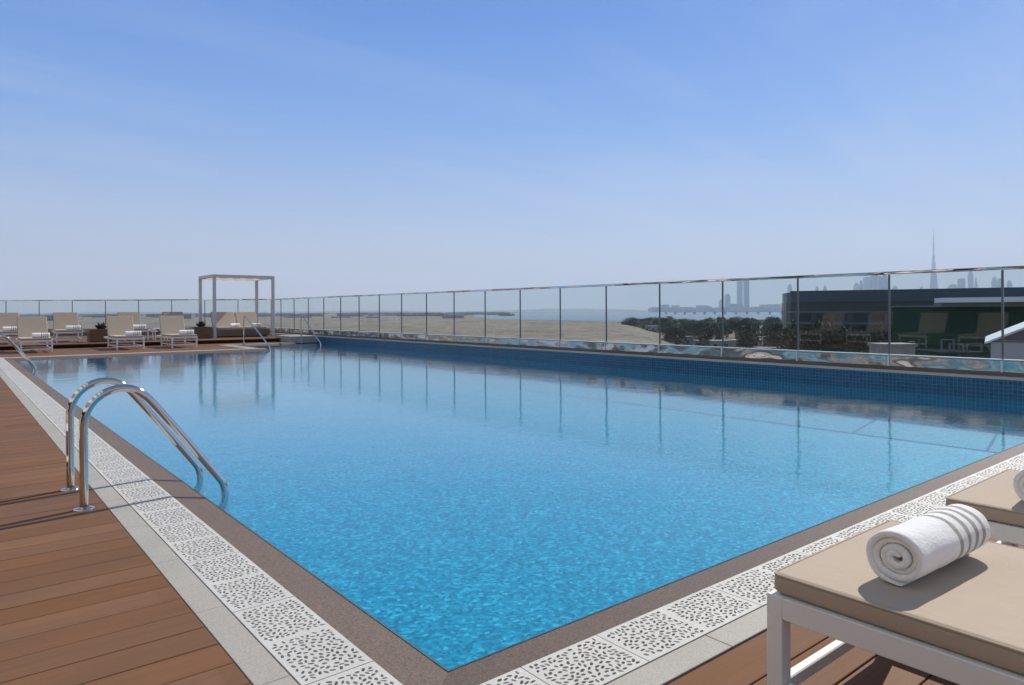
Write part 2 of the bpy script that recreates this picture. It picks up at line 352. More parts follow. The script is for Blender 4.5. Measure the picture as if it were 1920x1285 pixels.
MT['brownroof'] = varied('brown_grey_roof', lin(.13, .12, .115), lin(.19, .175, .165), 0.6, 0.7)
MT['bronze'] = varied('bronze_cladding', lin(.042, .044, .045), lin(.07, .068, .066), 0.12, 0.32, aniso=(1, 1, 5))
MT['fascia'] = varied('slate_fascia', lin(.05, .075, .095), lin(.075, .10, .125), 0.1, 0.35)
MT['dglass'] = varied('dark_window_glass', lin(.012, .02, .026), lin(.03, .04, .045), 0.3, 0.08)
MT['green'] = varied('dark_green_netting', lin(.006, .045, .022), lin(.010, .06, .03), 0.25, 0.8)
MT['frame'] = varied('grey_window_frame', lin(.13, .15, .155), lin(.17, .19, .195), 0.5, 0.5)
MT['brickpale'] = varied('pale_block', lin(.30, .26, .23), lin(.42, .38, .34), 0.9, 0.8)
MT['hotelwall'] = varied('cream_render', lin(.66, .645, .61), lin(.74, .725, .69), 0.4, 0.8)
MT['concrete'] = varied('concrete', lin(.27, .25, .23), lin(.34, .32, .30), 0.5, 0.8)

# ------------------------------------------------------------------ pool, kerbs, deck
DZ = 0.04                                   # deck level; the water stands at 0
X0, X1 = 1.18, 10.16                        # water, left and right
Y0, Y1, Y2 = 1.77, 19.95, 22.85             # near, far, back of the stair bay
XB = 7.25                                   # left side of the stair bay
outline = [(X0, Y0), (X1, Y0), (X1, Y2), (XB, Y2), (XB, Y1), (X0, Y1)]
b = MB(); b.add([(x, y, 0.0) for x, y in outline], [tuple(range(6))])
o = b.build('pool_water', MT['water']); tag(o, kind='structure')
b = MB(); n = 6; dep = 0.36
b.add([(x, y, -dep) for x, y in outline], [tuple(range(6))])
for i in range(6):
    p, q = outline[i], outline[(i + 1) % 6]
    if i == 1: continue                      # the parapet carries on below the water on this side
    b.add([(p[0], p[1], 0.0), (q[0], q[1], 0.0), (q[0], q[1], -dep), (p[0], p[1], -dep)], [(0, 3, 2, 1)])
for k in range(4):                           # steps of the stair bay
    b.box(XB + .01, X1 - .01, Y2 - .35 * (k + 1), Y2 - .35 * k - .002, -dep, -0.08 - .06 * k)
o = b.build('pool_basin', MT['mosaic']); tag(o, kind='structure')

def ring(name, mat, off0, off1, z0, z1, skin=0.05, joints=None):
    """a strip round the open sides of the pool, between two offsets from the water"""
    def loop(o_): return [(X1, Y0 - o_), (X0 - o_, Y0 - o_), (X0 - o_, Y1 + o_), (XB - o_, Y1 + o_), (XB - o_, Y2 + o_), (X1 - 1.0, Y2 + o_)]
    a, c_ = loop(off0), loop(off1); b = MB()
    for i in range(len(a) - 1):
        P = [Vector((*a[i], z0)), Vector((*a[i + 1], z0)), Vector((*c_[i + 1], z1)), Vector((*c_[i], z1))]
        low = [p - UP * skin for p in P]
        b.add(P + low, [(0, 1, 2, 3), (0, 4, 5, 1), (3, 2, 6, 7)])
    return b.build(name, mat)
tag(ring('pool_edge', MT['edge'], -0.016, 0.18, -0.006, DZ - 0.004, 0.02), kind='structure')
tag(ring('drain_channel', MT['void'], 0.181, 0.409, -0.10, -0.10, 0.01), kind='structure')
# kerb of slabs with fine joints
b = MB()
kz = DZ + 0.004
def kerb_run(x0, y0, x1, y1, wdt, nrm):
    L = math.hypot(x1 - x0, y1 - y0); d = Vector(((x1 - x0) / L, (y1 - y0) / L, 0)); nn = Vector((nrm[0], nrm[1], 0)); k = 0
    while k * 0.62 < L:
        s0 = k * 0.62 + .0012; s1 = min((k + 1) * 0.62, L) - .0012; k += 1
        if s1 - s0 < .02: continue
        p = Vector((x0, y0, 0)); A = p + d * s0; B = p + d * s1; C = B + nn * wdt; D = A + nn * wdt
        b.bbox(min(A.x, C.x), max(A.x, C.x), min(A.y, C.y), max(A.y, C.y), -0.08, DZ + .001, .0015)
KI, KO = 0.41, 0.51
kerb_run(X0 - KI, Y0 - KI, X0 - KI, Y1 + KI, KO - KI, (-1, 0))
kerb_run(X0 - KO, Y0 - KO, X1, Y0 - KO, KO - KI, (0, 1))
kerb_run(X0 - KO, Y1 + KI, XB - KO, Y1 + KI, KO - KI, (0, 1))
kerb_run(XB - KI, Y1 + KO, XB - KI, Y2 + KI, KO - KI, (-1, 0))
kerb_run(XB - KO, Y2 + KI, X1 - 1.0, Y2 + KI, KO - KI, (0, 1))
tag(b.build('pool_kerb', MT['kerb']), kind='structure')

# perforated drain tiles
def grate_mesh(L, Wd, seed, panels):
    rnd = random.Random(seed); V = []; E = []; holes = []
    rect = [(0, 0), (L, 0), (L, Wd), (0, Wd)]; V += [Vector(p) for p in rect]; E += [(0, 1), (1, 2), (2, 3), (3, 0)]
    for (a0, a1) in panels:
        pts = []; tries = 0
        def rad(an, A, B, th): c_, s_ = math.cos(th - an), math.sin(th - an); return 1 / math.sqrt((c_ / A) ** 2 + (s_ / B) ** 2)
        while tries < 26000 and len(pts) < 150:
            tries += 1; x_ = rnd.uniform(a0, a1); y_ = rnd.uniform(.018, Wd - .018)
            an = rnd.choice([0, .5, -.5, 1.2, 2.0]) + rnd.uniform(-.25, .25); A = rnd.uniform(.0080, .0112); B = rnd.uniform(.0043, .0062); ok = True
            for q in pts:
                dx, dy = x_ - q[0], y_ - q[1]; dd_ = math.hypot(dx, dy)
                if dd_ > .028: continue
                th_ = math.atan2(dy, dx)
                if dd_ < .0135 or dd_ < rad(an, A, B, th_) + rad(q[2], q[3], q[4], th_) + .0042: ok = False; break
            if ok: pts.append((x_, y_, an, A, B))
        for (x_, y_, an, A, B) in pts:
            o_ = len(V); n_ = 10
            for k in range(n_):
                t = 2 * math.pi * k / n_; u = A * math.cos(t); v_ = B * math.sin(t)
                V.append(Vector((x_ + u * math.cos(an) - v_ * math.sin(an), y_ + u * math.sin(an) + v_ * math.cos(an))))
                E.append((o_ + k, o_ + (k + 1) % n_))
            holes.append((x_, y_, an, A, B))
    vo_, eo, fo, _, _, _ = delaunay_2d_cdt(V, E, [], 0, 1e-7)
    keep = []
    for f in fo:
        cx_ = sum(vo_[i].x for i in f) / 3; cy_ = sum(vo_[i].y for i in f) / 3; inside = False
        for (hx, hy, an, A, B) in holes:
            dx, dy = cx_ - hx, cy_ - hy
            if abs(dx) > A or abs(dy) > A: continue
            u = dx * math.cos(an) + dy * math.sin(an); v_ = -dx * math.sin(an) + dy * math.cos(an)
            if (u / A) ** 2 + (v_ / B) ** 2 < 0.9: inside = True; break
        if not inside: keep.append(tuple(f))
    th = .014; N = len(vo_); cnt = {}
    for f in keep:
        for i in range(3):
            e = (f[i], f[(i + 1) % 3]); cnt[e] = 1
    VV = [(v_.x, v_.y, 0) for v_ in vo_] + [(v_.x, v_.y, -th) for v_ in vo_]; F = list(keep)
    for (a, c_) in cnt:
        if (c_, a) not in cnt: F.append((a, a + N, c_ + N, c_))
    me = bpy.data.meshes.new('grate_tile'); me.from_pydata(VV, [], F); me.materials.append(MT['grate']); me.update(); return me
G2 = [grate_mesh(.616, .222, s, [(.022, .288), (.328, .594)]) for s in (3, 5)]
G1 = grate_mesh(.316, .222, 11, [(.022, .294)])
GL = {}
def grate(me, x, y, rz, label):
    o = bpy.data.objects.new('grate_tile', me); COL.objects.link(o); o.location = (x, y, DZ + .002); o.rotation_euler = (0, 0, rz)
    tag(o, label, 'drain grate', 'perforated drain tiles along ' + ('the left side of the pool' if 'left' in label else 'the near side of the pool' if 'near' in label else 'the far side of the pool'))
    return o
gx = X0 - .406
y = 1.28; i = 0
LL = 'white perforated drain tile in the row along the left side of the pool'
while y < Y1 + .4:
    o = grate(G2[i % 2], gx + .222, y, R(90), LL)
    if i < 6: o['label'] = ['perforated drain tile of the left row cut by the bottom edge of the picture', 'second perforated drain tile up the left row from the bottom edge', 'third perforated drain tile up the left row from the bottom edge',
                            'left row drain tile just below the shadow of the near ladder rail', 'left row drain tile crossed by the shadow of the nearer ladder rail', 'left row drain tile crossed by the shadow of the farther ladder rail'][i]
    y += .62; i += 1
LN = 'white perforated drain tile in the row along the near side of the pool'
gy = Y0 - .406
grate(G1, X0 - .183, gy, 0, LN)['label'] = 'short drain tile at the near corner of the pool, cut by the bottom edge'
grate(G1, 1.277 + .04, gy, 0, LN)['label'] = 'short drain tile second from the near pool corner on the near side'
x = 1.637; i = 0
while x < X1 - .1:
    o = grate(G2[i % 2], x, gy, 0, LN)
    if i < 4: o['label'] = ['first double drain tile of the near row right of the pool corner', 'second double drain tile of the near row, left of the lounger leg', 'near row drain tile beside the corner of the nearest lounger', 'near row drain tile behind the towel of the nearest lounger'][i]
    x += .62; i += 1
x = X0 - .183; LF = 'white perforated drain tile in the row along the far side of the pool'
while x < XB - .5:
    grate(G2[i % 2], x, Y1 + .184, 0, LF); x += .62; i += 1
b = MB(); b.box(XB - .406, XB - .184, Y1 + .45, Y2 + .184, -.02, DZ); b.box(XB - .406, X1 - 1.0, Y2 + .185, Y2 + .406, -.02, DZ)
tag(b.build('bay_kerb', MT['kerb']), kind='structure')

# deck boards
b = MB(); rnd = random.Random(4)
PLY = 24.35                                 # front of the raised platform
k = -34
while True:
    yb = 1.252 + k * 0.152
    if yb > PLY: break
    g_ = rnd.choice([.0016, .0024, .0034, .0045, .0052]); ya, yc = yb + g_, yb + .152 - rnd.choice([.0008, .001, .0016])
    yc = min(yc, PLY)
    if yc <= 1.2525: runs = [(-7.0, 10.14)]
    elif ya >= Y1 + KO - .001:
        if yc < Y2 + KO: runs = [(-7.0, XB - KO - .002)]
        else: runs = [(-7.0, 9.15)]
    else: runs = [(-7.0, X0 - KO - .002)]
    if ya < Y1 + KO < yc:
        ym = Y1 + KO + .003; dzz = rnd.uniform(-.0006, .0006); 
        b.bbox(-7.0, X0 - KO - .002, ya, ym, DZ - .025, DZ, .002); b.bbox(-7.0, XB - KO - .002, ym, yc, DZ - .025, DZ, .002); k += 1; continue
    if ya < Y2 + KO < yc:
        ym = Y2 + KO + .003
        b.bbox(-7.0, XB - KO - .002, ya, ym, DZ - .025, DZ, .002); b.bbox(-7.0, 9.15, ym, yc, DZ - .025, DZ, .002); k += 1; continue
    for (xa, xc) in runs:
        b.bbox(xa, xc, ya, yc, DZ - .025, DZ + rnd.uniform(-.0006, .0006), .002)
    k += 1
tag(b.build('pool_deck', MT['deck']), kind='structure')
b = MB(); b.box(-7, X0 - KO, -4, 36, -.30, DZ - .03); b.box(X0 - KO, X1, -4, Y0 - KO - .01, -.30, DZ - .03); b.box(X0 - KO, XB - KO - .01, Y1 + KO + .01, 36, -.30, DZ - .03)
b.box(XB - KO - .009, X1, Y2 + KO + .01, 36, -.30, DZ - .03)
tag(b.build('deck_substrate', MT['void']), kind='structure')

# railing geometry: the side rail runs along Y at XR, the back rail runs slanting behind the platform
XR = 10.38; RD = 28.6
def back(s, z=0.0): return FW * RD + RT * s + UP * z
sc = (XR - FW.x * RD) / RT.x; CORNER = back(sc); YC = CORNER.y; SEND = -22.6
# raised platform (boards along X, cut by the slanting back rail)
def xline(yy):                               # X of the back rail at a given Y (less a margin)
    s = (yy - FW.y * RD) / RT.y; return FW.x * RD + RT.x * s
PZ = 0.165
b = MB(); k = 0
while True:
    ya = PLY + .152 * k; yc = ya + .149
    if ya > 35.5: break
    xe = min(9.95, xline(yc) - .22) if yc > 27.9 else 9.95
    b.bbox(-7, xe, ya, yc, PZ - .03, PZ, .002); k += 1
tag(b.build('platform_deck', MT['deck']), kind='structure')
b = MB(); b.prism([(-7, PLY + .12), (9.9, PLY + .12), (9.9, 28.2), (xline(28.4) - .3, 28.4), (xline(35.5) - .3, 35.5), (-7, 35.5)], DZ - .029, PZ - .031)  # near-black riser: recess shade under the platform edge put into the colour
tag(b.build('platform_plinth', MT['void']), kind='structure')

# parapet wall with tiled face
b = MB(); b.box(X1, X1 + .45, -4, Y2 + .62, -1.7, .215)
par = empty('parapet_wall', (X1, 2, 0)); tag(par, 'low blue tiled parapet wall along the right side of the pool', 'wall')
o = b.build('tiled_face', MT['ptile'], par); o.matrix_parent_inverse = Matrix.Translation(par.location).inverted()
b = MB(); b.bbox(X1 - .012, X1 + .115, -4, Y2 + .62, .2155, .248, .003)
o = b.build('coping', MT['lightcope'], par); o.matrix_parent_inverse = Matrix.Translation(par.location).inverted()
b = MB(); b.box(X1 + .1152, X1 + .45, -4, Y2 + .62, .2155, .240)
o = b.build('ledge', MT['ledge'], par); o.matrix_parent_inverse = Matrix.Translation(par.location).inverted()
b = MB(); b.bbox(9.18, X1 + .45, Y2 + .622, 24.9, -.25, .246, .006); b.bbox(9.97, X1 + .45, 24.902, YC + .25, -.25, .246, .006)
o = b.build('stone_wall', MT['coping']); tag(o, 'low sandy stone wall block where the parapet meets the raised platform', 'wall')
b = MB(); p_, q_ = back(sc), back(SEND)
dd = (q_ - p_).normalized(); nn = Vector((FW.x, FW.y, 0))
pts = [p_ - nn * .18, q_ - nn * .18, q_ + nn * .25, p_ + nn * .25]
b.prism([(p.x, p.y) for p in reversed(pts)], -.3, .243)
o = b.build('back_wall', MT['ledge']); tag(o, 'low stone wall carrying the slanting glass railing behind the loungers', 'wall')

# glass railings
def railing(name, P, D, ys, label, L0, L1):
    """P origin at s=0, D unit direction; ys = post stations; z: base .243-.45, glass to 1.60, rail at 1.615"""
    root = empty(name, P + D * ys[0]); tag(root, label, 'glass railing', 'glass railings round the terrace')
    N = Vector((D.y, -D.x, 0)); inv = Matrix.Translation(root.location).inverted()
    B = Matrix((D, -N, UP)).transposed().to_4x4(); B.translation = P
    def fin(b, nm, mat):
        o_ = b.build(nm, MT[mat], root); o_.matrix_parent_inverse = inv; return o_
    b = MB(); b.bbox(L0, L1, -.035, .035, .291, .440, .006, B); fin(b, 'steel_cladding', 'wsteel')
    b = MB(); b.bbox(L0, L1, -.045, .045, .2405, .2905, .004, B); fin(b, 'plinth', 'ledge')
    b = MB(); b.bbox(L0, L1, -.040, .040, .4405, .458, .006, B); fin(b, 'base_channel', 'white')
    pts = [P + D * L0 + UP * 1.612, P + D * L1 + UP * 1.612]; b = MB(); b.bbox(L0, L1, -.026, .026, 1.5905, 1.632, .007, B); fin(b, 'handrail', 'rail')
    for s_ in ys:
        b = MB(); b.bbox(s_ - .012, s_ + .012, -.013, .013, .4585, 1.589, .003, B); fin(b, 'post', 'post')
        b = MB(); b.bbox(s_ - .014, s_ + .014, .0352, .046, .292, .4385, .003, B); fin(b, 'bracket', 'white')
    for a, c_ in zip(ys[:-1], ys[1:]):
        b = MB(); b.box(a + .014, c_ - .014, -.006, .006, .4588, 1.588, B); fin(b, 'glass_panel', 'glass')
stations = [2.905 + 1.366 * k for k in range(-4, 19)]
stations = [s for s in stations if s < YC - .3] + [YC - .02]
railing('side_railing', Vector((XR, 0, 0)), Vector((0, 1, 0)), stations, 'long glass railing with polished steel rail along the right side of the pool', stations[0], YC + .03)
st = []; s = .06
while s < sc - SEND: st.append(s); s += 1.366
railing('back_railing', CORNER, (back(SEND) - CORNER).normalized(), st, 'slanting glass railing behind the far loungers and the cabana', .03, sc - SEND)

# body of the hotel under the terrace
b = MB(); poly = [(-7.2, -4.2), (X1 + .44, -4.2), (X1 + .44, YC + .3), (back(SEND).x - .2, back(SEND).y + .2), (-7.2, 36)]
b.prism(poly, -16.4, -1.75)
hb = empty('hotel_building', (2, 14, -16)); tag(hb, 'pale hotel block carrying the rooftop pool terrace', 'building')
o = b.build('wall', MT['brickpale'], hb); o.matrix_parent_inverse = Matrix.Translation(hb.location).inverted()

# the hotel's upper floors stand along the left deck, out of the picture but mirrored in the railings
b = MB(); b.box(-19, -7.8, -14, 25, -1.7, 3.0); o = b.build('ground_floor_wall', MT['fascia'], hb); o.matrix_parent_inverse = Matrix.Translation(hb.location).inverted()
b = MB(); b.box(-19, -7.05, -14, 25, 3.003, 17)
o = b.build('upper_wall', MT['hotelwall'], hb); o.matrix_parent_inverse = Matrix.Translation(hb.location).inverted()
for k in range(13):
    ya = -13.6 + k * 3.0
    b = MB(); b.box(-7.797, -7.74, ya, ya + 2.8, .25, 2.85); o = b.build('glass_door', MT['dglass'], hb); o.matrix_parent_inverse = Matrix.Translation(hb.location).inverted()
    for zf in (4.1, 7.4, 10.7, 13.8):
        b = MB(); b.box(-7.047, -7.0, ya + .5, ya + 2.3, zf, zf + 1.7); o = b.build('window', MT['dglass'], hb); o.matrix_parent_inverse = Matrix.Translation(hb.location).inverted()

# ------------------------------------------------------------------ pool ladders
def smooth_path(ctrl, n=10):
    out = []; P = [Vector(p) for p in ctrl]; P = [2 * P[0] - P[1]] + P + [2 * P[-1] - P[-2]]
    for i in range(1, len(P) - 2):
        for k in range(n):
            t = k / n; a, b_, c_, d_ = P[i - 1], P[i], P[i + 1], P[i + 2]
            out.append(0.5 * ((2 * b_) + (c_ - a) * t + (2 * a - 5 * b_ + 4 * c_ - d_) * t * t + (3 * b_ - a - 3 * c_ + d_) * t ** 3))
    out.append(P[-2]); return out
def ladder(yc, label):
    root = empty('pool_ladder', (.565, yc, DZ)); tag(root, label, 'pool ladder', 'stainless pool ladders on the left side')
    prof = [(0, 0), (0, .15), (0, .30), (0, .43), (.008, .505), (.045, .575), (.105, .622), (.175, .640), (.245, .628), (.305, .585), (.36, .52),
            (.445, .408), (.53, .293), (.615, .178), (.69, .075), (.722, .025), (.735, -.03), (.737, -.10), (.737, -.4), (.737, -.8), (.737, -1.1)]
    for sgn in (-1, 1):
        b = MB(); b.tube(smooth_path([(p[0], sgn * .2685, p[1]) for p in prof], 6), .0215, 20); b.build('rail', MT['steel'], root)
        b = MB(); b.lathe([(.0225, .016), (.027, .013), (.044, .008), (.051, .006), (.052, .0015)], (0, sgn * .2685, 0), 28); b.build('base_flange', MT['steel'], root)
    for k in range(3):
        b = MB(); b.bbox(.71, .775, -.245, .245, -.30 - .27 * k, -.275 - .27 * k, .005); b.build('tread', MT['steel'], root)
    return root
l1 = ladder(4.634, 'stainless steel pool ladder with arched twin rails in the foreground at the left edge')
l2 = copy_tree(l1); l2.location = (.565, 16.35, DZ); l2['label'] = 'small distant pool ladder at the far end of the left edge, beside the first lounger'
# handrails at the stair bay
def handrail(x, ya, yb, label, h=.93):
    root = empty('stair_handrail', (x, ya, DZ)); tag(root, label, 'handrail', 'steel handrails at the far pool steps')
    L = ya - yb
    prof = [(0, 0), (0, -0.0), (0, h * .55), (0, h * .90), (-.03, h * .98), (-.09, h), (-.16, h * .965), (-L * .5, h * .55), (-L * .82, h * .2), (-L, .02), (-L, -.3)]
    b = MB(); b.tube(smooth_path([(0, p[0], p[1]) for p in prof[:1] + prof[2:]], 6), .021, 14); b.build('rail', MT['steel'], root)
    b = MB(); b.lathe([(.0225, .03), (.045, .012), (.058, .002)], (0, 0, 0), 20); b.build('base_flange', MT['steel'], root)
handrail(XB + .24, Y2 + .25, Y2 - 2.1, 'sloping steel handrail on the left of the far pool steps, in front of the cabana')
handrail(9.36, Y2 + .10, Y2 - 1.5, 'sloping steel handrail on the right of the far pool steps, by the parapet')

# ------------------------------------------------------------------ sun loungers
CL = 1.93; CW = .70; CT = .052; FH = .338          # cushion length, width, thickness; frame top above the deck
HINGE = 1.28; BL = .66; BA = R(62)
def slab(b, x0, x1, y0, y1, z0, z1, r=.016, M=None, nseg=5):
    """cushion: a rounded box with a soft rim (superellipse section swept round)"""
    xs = [(x0 + x1) / 2, (x1 - x0) / 2]; ys = [(y0 + y1) / 2, (y1 - y0) / 2]; V = []; rows = []
    prof = []
    for k in range(nseg + 1):
        a = math.pi / 2 * k / nseg; prof.append((r * (1 - math.sin(a)), r * (1 - math.cos(a))))   # (inset, down from top)
    lev = [(p[0], z1 - p[1]) for p in prof]; lev += [(p[0], z0 + p[1]) for p in reversed(prof)]
    cr = .022; nc = 5
    for (ins, z) in lev:
        rr = []; cc_ = max(cr - ins, .004)
        for (sx, sy, a0) in ((1, 1, 0), (-1, 1, 90), (-1, -1, 180), (1, -1, 270)):
            for k in range(nc + 1):
                a = R(a0 + 90 * k / nc)
                rr.append(Vector((xs[0] + sx * (xs[1] - ins - cc_) + cc_ * math.cos(a), ys[0] + sy * (ys[1] - ins - cc_) + cc_ * math.sin(a), z)))
        rows.append(rr)
    n_ = len(rows[0]); V = [v for r_ in rows for v in r_]
    F = [tuple(range(n_))]
    F = [tuple(range(n_))] + [tuple(reversed(range((len(rows) - 1) * n_, len(rows) * n_)))]
    F2 = []
    for i in range(len(rows) - 1):
        for k in range(n_):
            k2 = (k + 1) % n_; F2.append((i * n_ + k, (i + 1) * n_ + k, (i + 1) * n_ + k2, i * n_ + k2))
    if M: V = [M @ v for v in V]
    o0 = len(b.v); b.add(V, F2, True); b.f += [tuple(o0 + i for i in f) for f in F]; b.sm += [False] * len(F)
def make_lounger():
    root = empty('sun_lounger'); T = .042; hw = CW / 2 + .008
    b = MB()                                        # frame rails
    b.bbox(-hw, hw, -.008, T - .008, FH - .055, FH, .002)
    b.bbox(-hw, hw, CL - T, CL, FH - .055, FH, .005)
    for s in (-1, 1):
        x0, x1 = sorted((s * hw, s * (hw - T))); b.bbox(x0, x1, T - .0078, CL - T - .0002, FH - .055, FH - .0003, .002)
    b.bbox(-hw + T, hw - T, HINGE - .06, HINGE - .02, FH - .045, FH - .008, .003)
    b.build('frame', MT['white'], root)
    b = MB()                                        # cross slats under the seat
    for k in range(9): b.bbox(-hw + T + .001, hw - T - .001, .10 + .13 * k, .16 + .13 * k, FH - .030, FH - .008, .002)
    b.build('slats', MT['white'], root)
    for s in (-1, 1):
        x0, x1 = sorted((s * hw, s * (hw - T)))
        for y0 in (-.008, 1.30):
            b = MB(); b.bbox(x0, x1, y0, y0 + T, 0, FH - .0552, .0015); b.build('leg', MT['white'], root)
    b = MB()
    for y0 in (.002, 1.310): b.bbox(-hw + T, hw - T, y0, y0 + .026, .085, .120, .003)
    for s in (-1, 1):
        x0, x1 = sorted((s * (hw - .006), s * (hw - .032))); b.bbox(x0, x1, T - .006, 1.298, .088, .118, .003)
    b.build('stretcher', MT['white'], root)
    b = MB(); slab(b, -CW / 2, CW / 2, 0, HINGE, FH + .002, FH + .002 + CT); b.build('seat_cushion', MT['fabric'], root)
    sc_ = root.children[-1]; pp = []
    for (sx, sy, a0) in ((1, 1, 0), (-1, 1, 90), (-1, -1, 180), (1, -1, 270)):
        for k in range(6):
            a = R(a0 + 18 * k); pp.append((sx * (CW / 2 - .022 - .002) + .022 * math.cos(a), HINGE / 2 + sy * (HINGE / 2 - .022 - .002) + .022 * math.sin(a), FH + .002 + CT - .0045))
    pp.append(pp[0]); b = MB(); b.tube(pp, .0034, 8, cap=False); b.build('piping', MT['fabric'], sc_)
    M = Matrix.Translation((0, HINGE + .02, FH + .012)) @ Matrix.Rotation(BA, 4, 'X')
    b = MB(); slab(b, -CW / 2, CW / 2, 0, BL, 0.0, CT, M=M); b.build('back_cushion', MT['fabric'], root)
    b = MB()
    for s in (-1, 1):
        x0, x1 = sorted((s * (hw - .012), s * (hw - .048))); b.bbox(x0, x1, -.01, BL - .01, -.034, -.003, .003, M)
    b.bbox(-hw + .05, hw - .05, BL - .05, BL - .015, -.032, -.004, .003, M); b.bbox(-hw + .05, hw - .05, .28, .31, -.032, -.004, .003, M)
    b.build('backrest_frame', MT['white'], root)
    P0 = M @ Vector((0, .42, -.03))
    for s in (-1, 1): b = MB(); b.tube([(s * .26, P0.y, P0.z), (s * .26, CL - .12, FH - .02)], .010, 8); b.build('prop_bar', MT['white'], root)
    return root
proto = make_lounger(); first = [True]
def lounger(x, y, rz, z, label, group):
    o = proto if first[0] else copy_tree(proto); first[0] = False
    o.location = (x, y, z); o.rotation_euler = (0, 0, rz); tag(o, label, 'sun lounger', group); return o
def make_towel():
    # a rolled towel: a thick spiral of cloth extruded along X, ends softly rounded
    Ln = .39; turns = 3.7; n_ = 150; r0 = .007; r1 = .0745; th = .0168
    cen = []
    for k in range(n_ + 1):
        u = k / n_; a = -u * turns * 2 * math.pi + R(151); r = r0 + (r1 - th / 2 - r0) * u ** .96
        ir = 1 + .07 * math.sin(a * .5 + 1) * (1 - u) + .025 * math.sin(2 * a + u * 5)
        cen.append((r * ir * math.cos(a) * 1.06, r * ir * math.sin(a) * .94))
    secs = [(-Ln / 2, .38), (-Ln / 2 + .0025, .72), (-Ln / 2 + .006, .92), (-Ln / 2 + .012, 1.0), (-Ln / 2 + .03, 1.0)]
    nmid = 14
    secs += [(-Ln / 2 + .03 + (Ln - .06) * k / nmid, 1.0) for k in range(1, nmid)] + [(-a, c_) for a, c_ in reversed(secs)]
    V = []; F = []; m_ = 2 * (n_ + 1)
    for si, (x_, f_) in enumerate(secs):
        outer, inner = [], []
        for k in range(n_ + 1):
            p = cen[k]; q = cen[min(k + 1, n_)]; pm = cen[max(k - 1, 0)]
            tx, tz = q[0] - pm[0], q[1] - pm[1]; l_ = math.hypot(tx, tz); nx, nz = -tz / l_, tx / l_
            if nx * p[0] + nz * p[1] < 0: nx, nz = -nx, -nz
            hth = th / 2 * f_ * (1 if k < n_ - 6 else (1 - (k - n_ + 6) / 9))
            u = k / n_
            wob = .0022 * noise.noise(Vector((x_ * 14, p[0] * 30 + 3, p[1] * 30))) * (1 if u > .75 else .3)
            xo = x_ - (.006 * math.sin(u * 9) + .004 * noise.noise(Vector((u * 7, 2, 0)))) * (1 if abs(x_) > Ln / 2 - .03 else 0) * (1 if x_ > 0 else -1) * -1
            outer.append((xo, p[0] + nx * (hth + wob), p[1] + nz * (hth + wob))); inner.append((xo, p[0] - nx * (hth - wob), p[1] - nz * (hth - wob)))
        ringv = outer + list(reversed(inner)); V += ringv
    for s_ in range(len(secs) - 1):
        for k in range(m_):
            k2 = (k + 1) % m_; F.append((s_ * m_ + k, s_ * m_ + k2, (s_ + 1) * m_ + k2, (s_ + 1) * m_ + k))
    for base_, rev in ((0, True), ((len(secs) - 1) * m_, False)):
        for k in range(n_):
            f = (base_ + k, base_ + k + 1, base_ + m_ - 2 - k, base_ + m_ - 1 - k); F.append(tuple(reversed(f)) if rev else f)
    b = MB(); b.add(V, F, True); o = b.build('towel_roll', MT['towel']); return o
tproto = make_towel(); tf = [True]
ZS = FH + .002 + CT                                  # cushion top above whatever the lounger stands on
def towel(x, y, z, rz, label, group='rolled white towels on the loungers'):
    o = tproto if tf[0] else tproto.copy()
    if not tf[0]: COL.objects.link(o)
    tf[0] = False; o.location = (x, y, z + .0690); o.rotation_euler = (0, 0, rz); tag(o, label, 'towel', group)
# near row, feet to the pool
NR = 'beige sun loungers on the near side of the pool'
lounger(1.975, .958, math.pi, DZ, 'beige cushioned lounger with white frame, nearest to the camera at lower right', NR)
lounger(3.085, .945, math.pi, DZ, 'beige cushioned lounger just behind the nearest one, cut off by the right edge', NR)
towel(1.962, .705, DZ + ZS, R(-3), 'large rolled white towel with four grey stripes on the nearest lounger', 'rolled towels on the near loungers')
towel(3.035, .705, DZ + ZS, R(3), 'rolled white towel cut off by the right edge, on the second near lounger', 'rolled towels on the near loungers')
# front row across the far end
FR = 'sun loungers in the front row across the far end'
fr = [((37 + 100) / 2, 'far lounger in the front row, leftmost, behind the distant pool ladder'),
      ((216.5 + 273) / 2, 'far lounger in the front row right of the wooden box table'),
      ((320 + 372) / 2, 'far lounger in the front row nearest to the cabana')]
tl = ['striped white towel roll on the leftmost front lounger at the far end', 'striped white towel roll on the front lounger right of the wooden box', 'striped white towel roll on the front lounger beside the cabana']
for (px, lb), t_ in zip(fr, tl):
    Yf = 22.15; X_ = Xat(px, Yf); lounger(X_, Yf, R(random.uniform(-2, 2)), DZ, lb, FR); towel(X_ + .12, Yf + .30, DZ + ZS, R(random.uniform(-3, 3)), t_)
SR = 'sun loungers on the raised platform'
for X_, Yf, lb, t_ in [(1.33, 25.4, 'lounger on the raised platform cut off by the left edge of the picture', 'towel roll on the platform lounger at the left edge of the picture'),
                   (2.97, 25.75, 'lounger on the raised platform left of the wooden box table', 'towel roll on the platform lounger left of the wooden box'),
                   (4.86, 25.75, 'platform lounger half hidden behind a front row lounger, right of the box table', 'towel roll on the half hidden platform lounger right of the box'),
                   (6.36, 26.0, 'lounger on the raised platform hidden behind the front lounger, left of the cabana', None)]:
    lounger(X_, Yf, R(random.uniform(-2.5, 2.5)), PZ, lb, SR)
    if t_: towel(X_ + .13, Yf + .30, PZ + ZS, R(random.uniform(-3, 3)), t_)
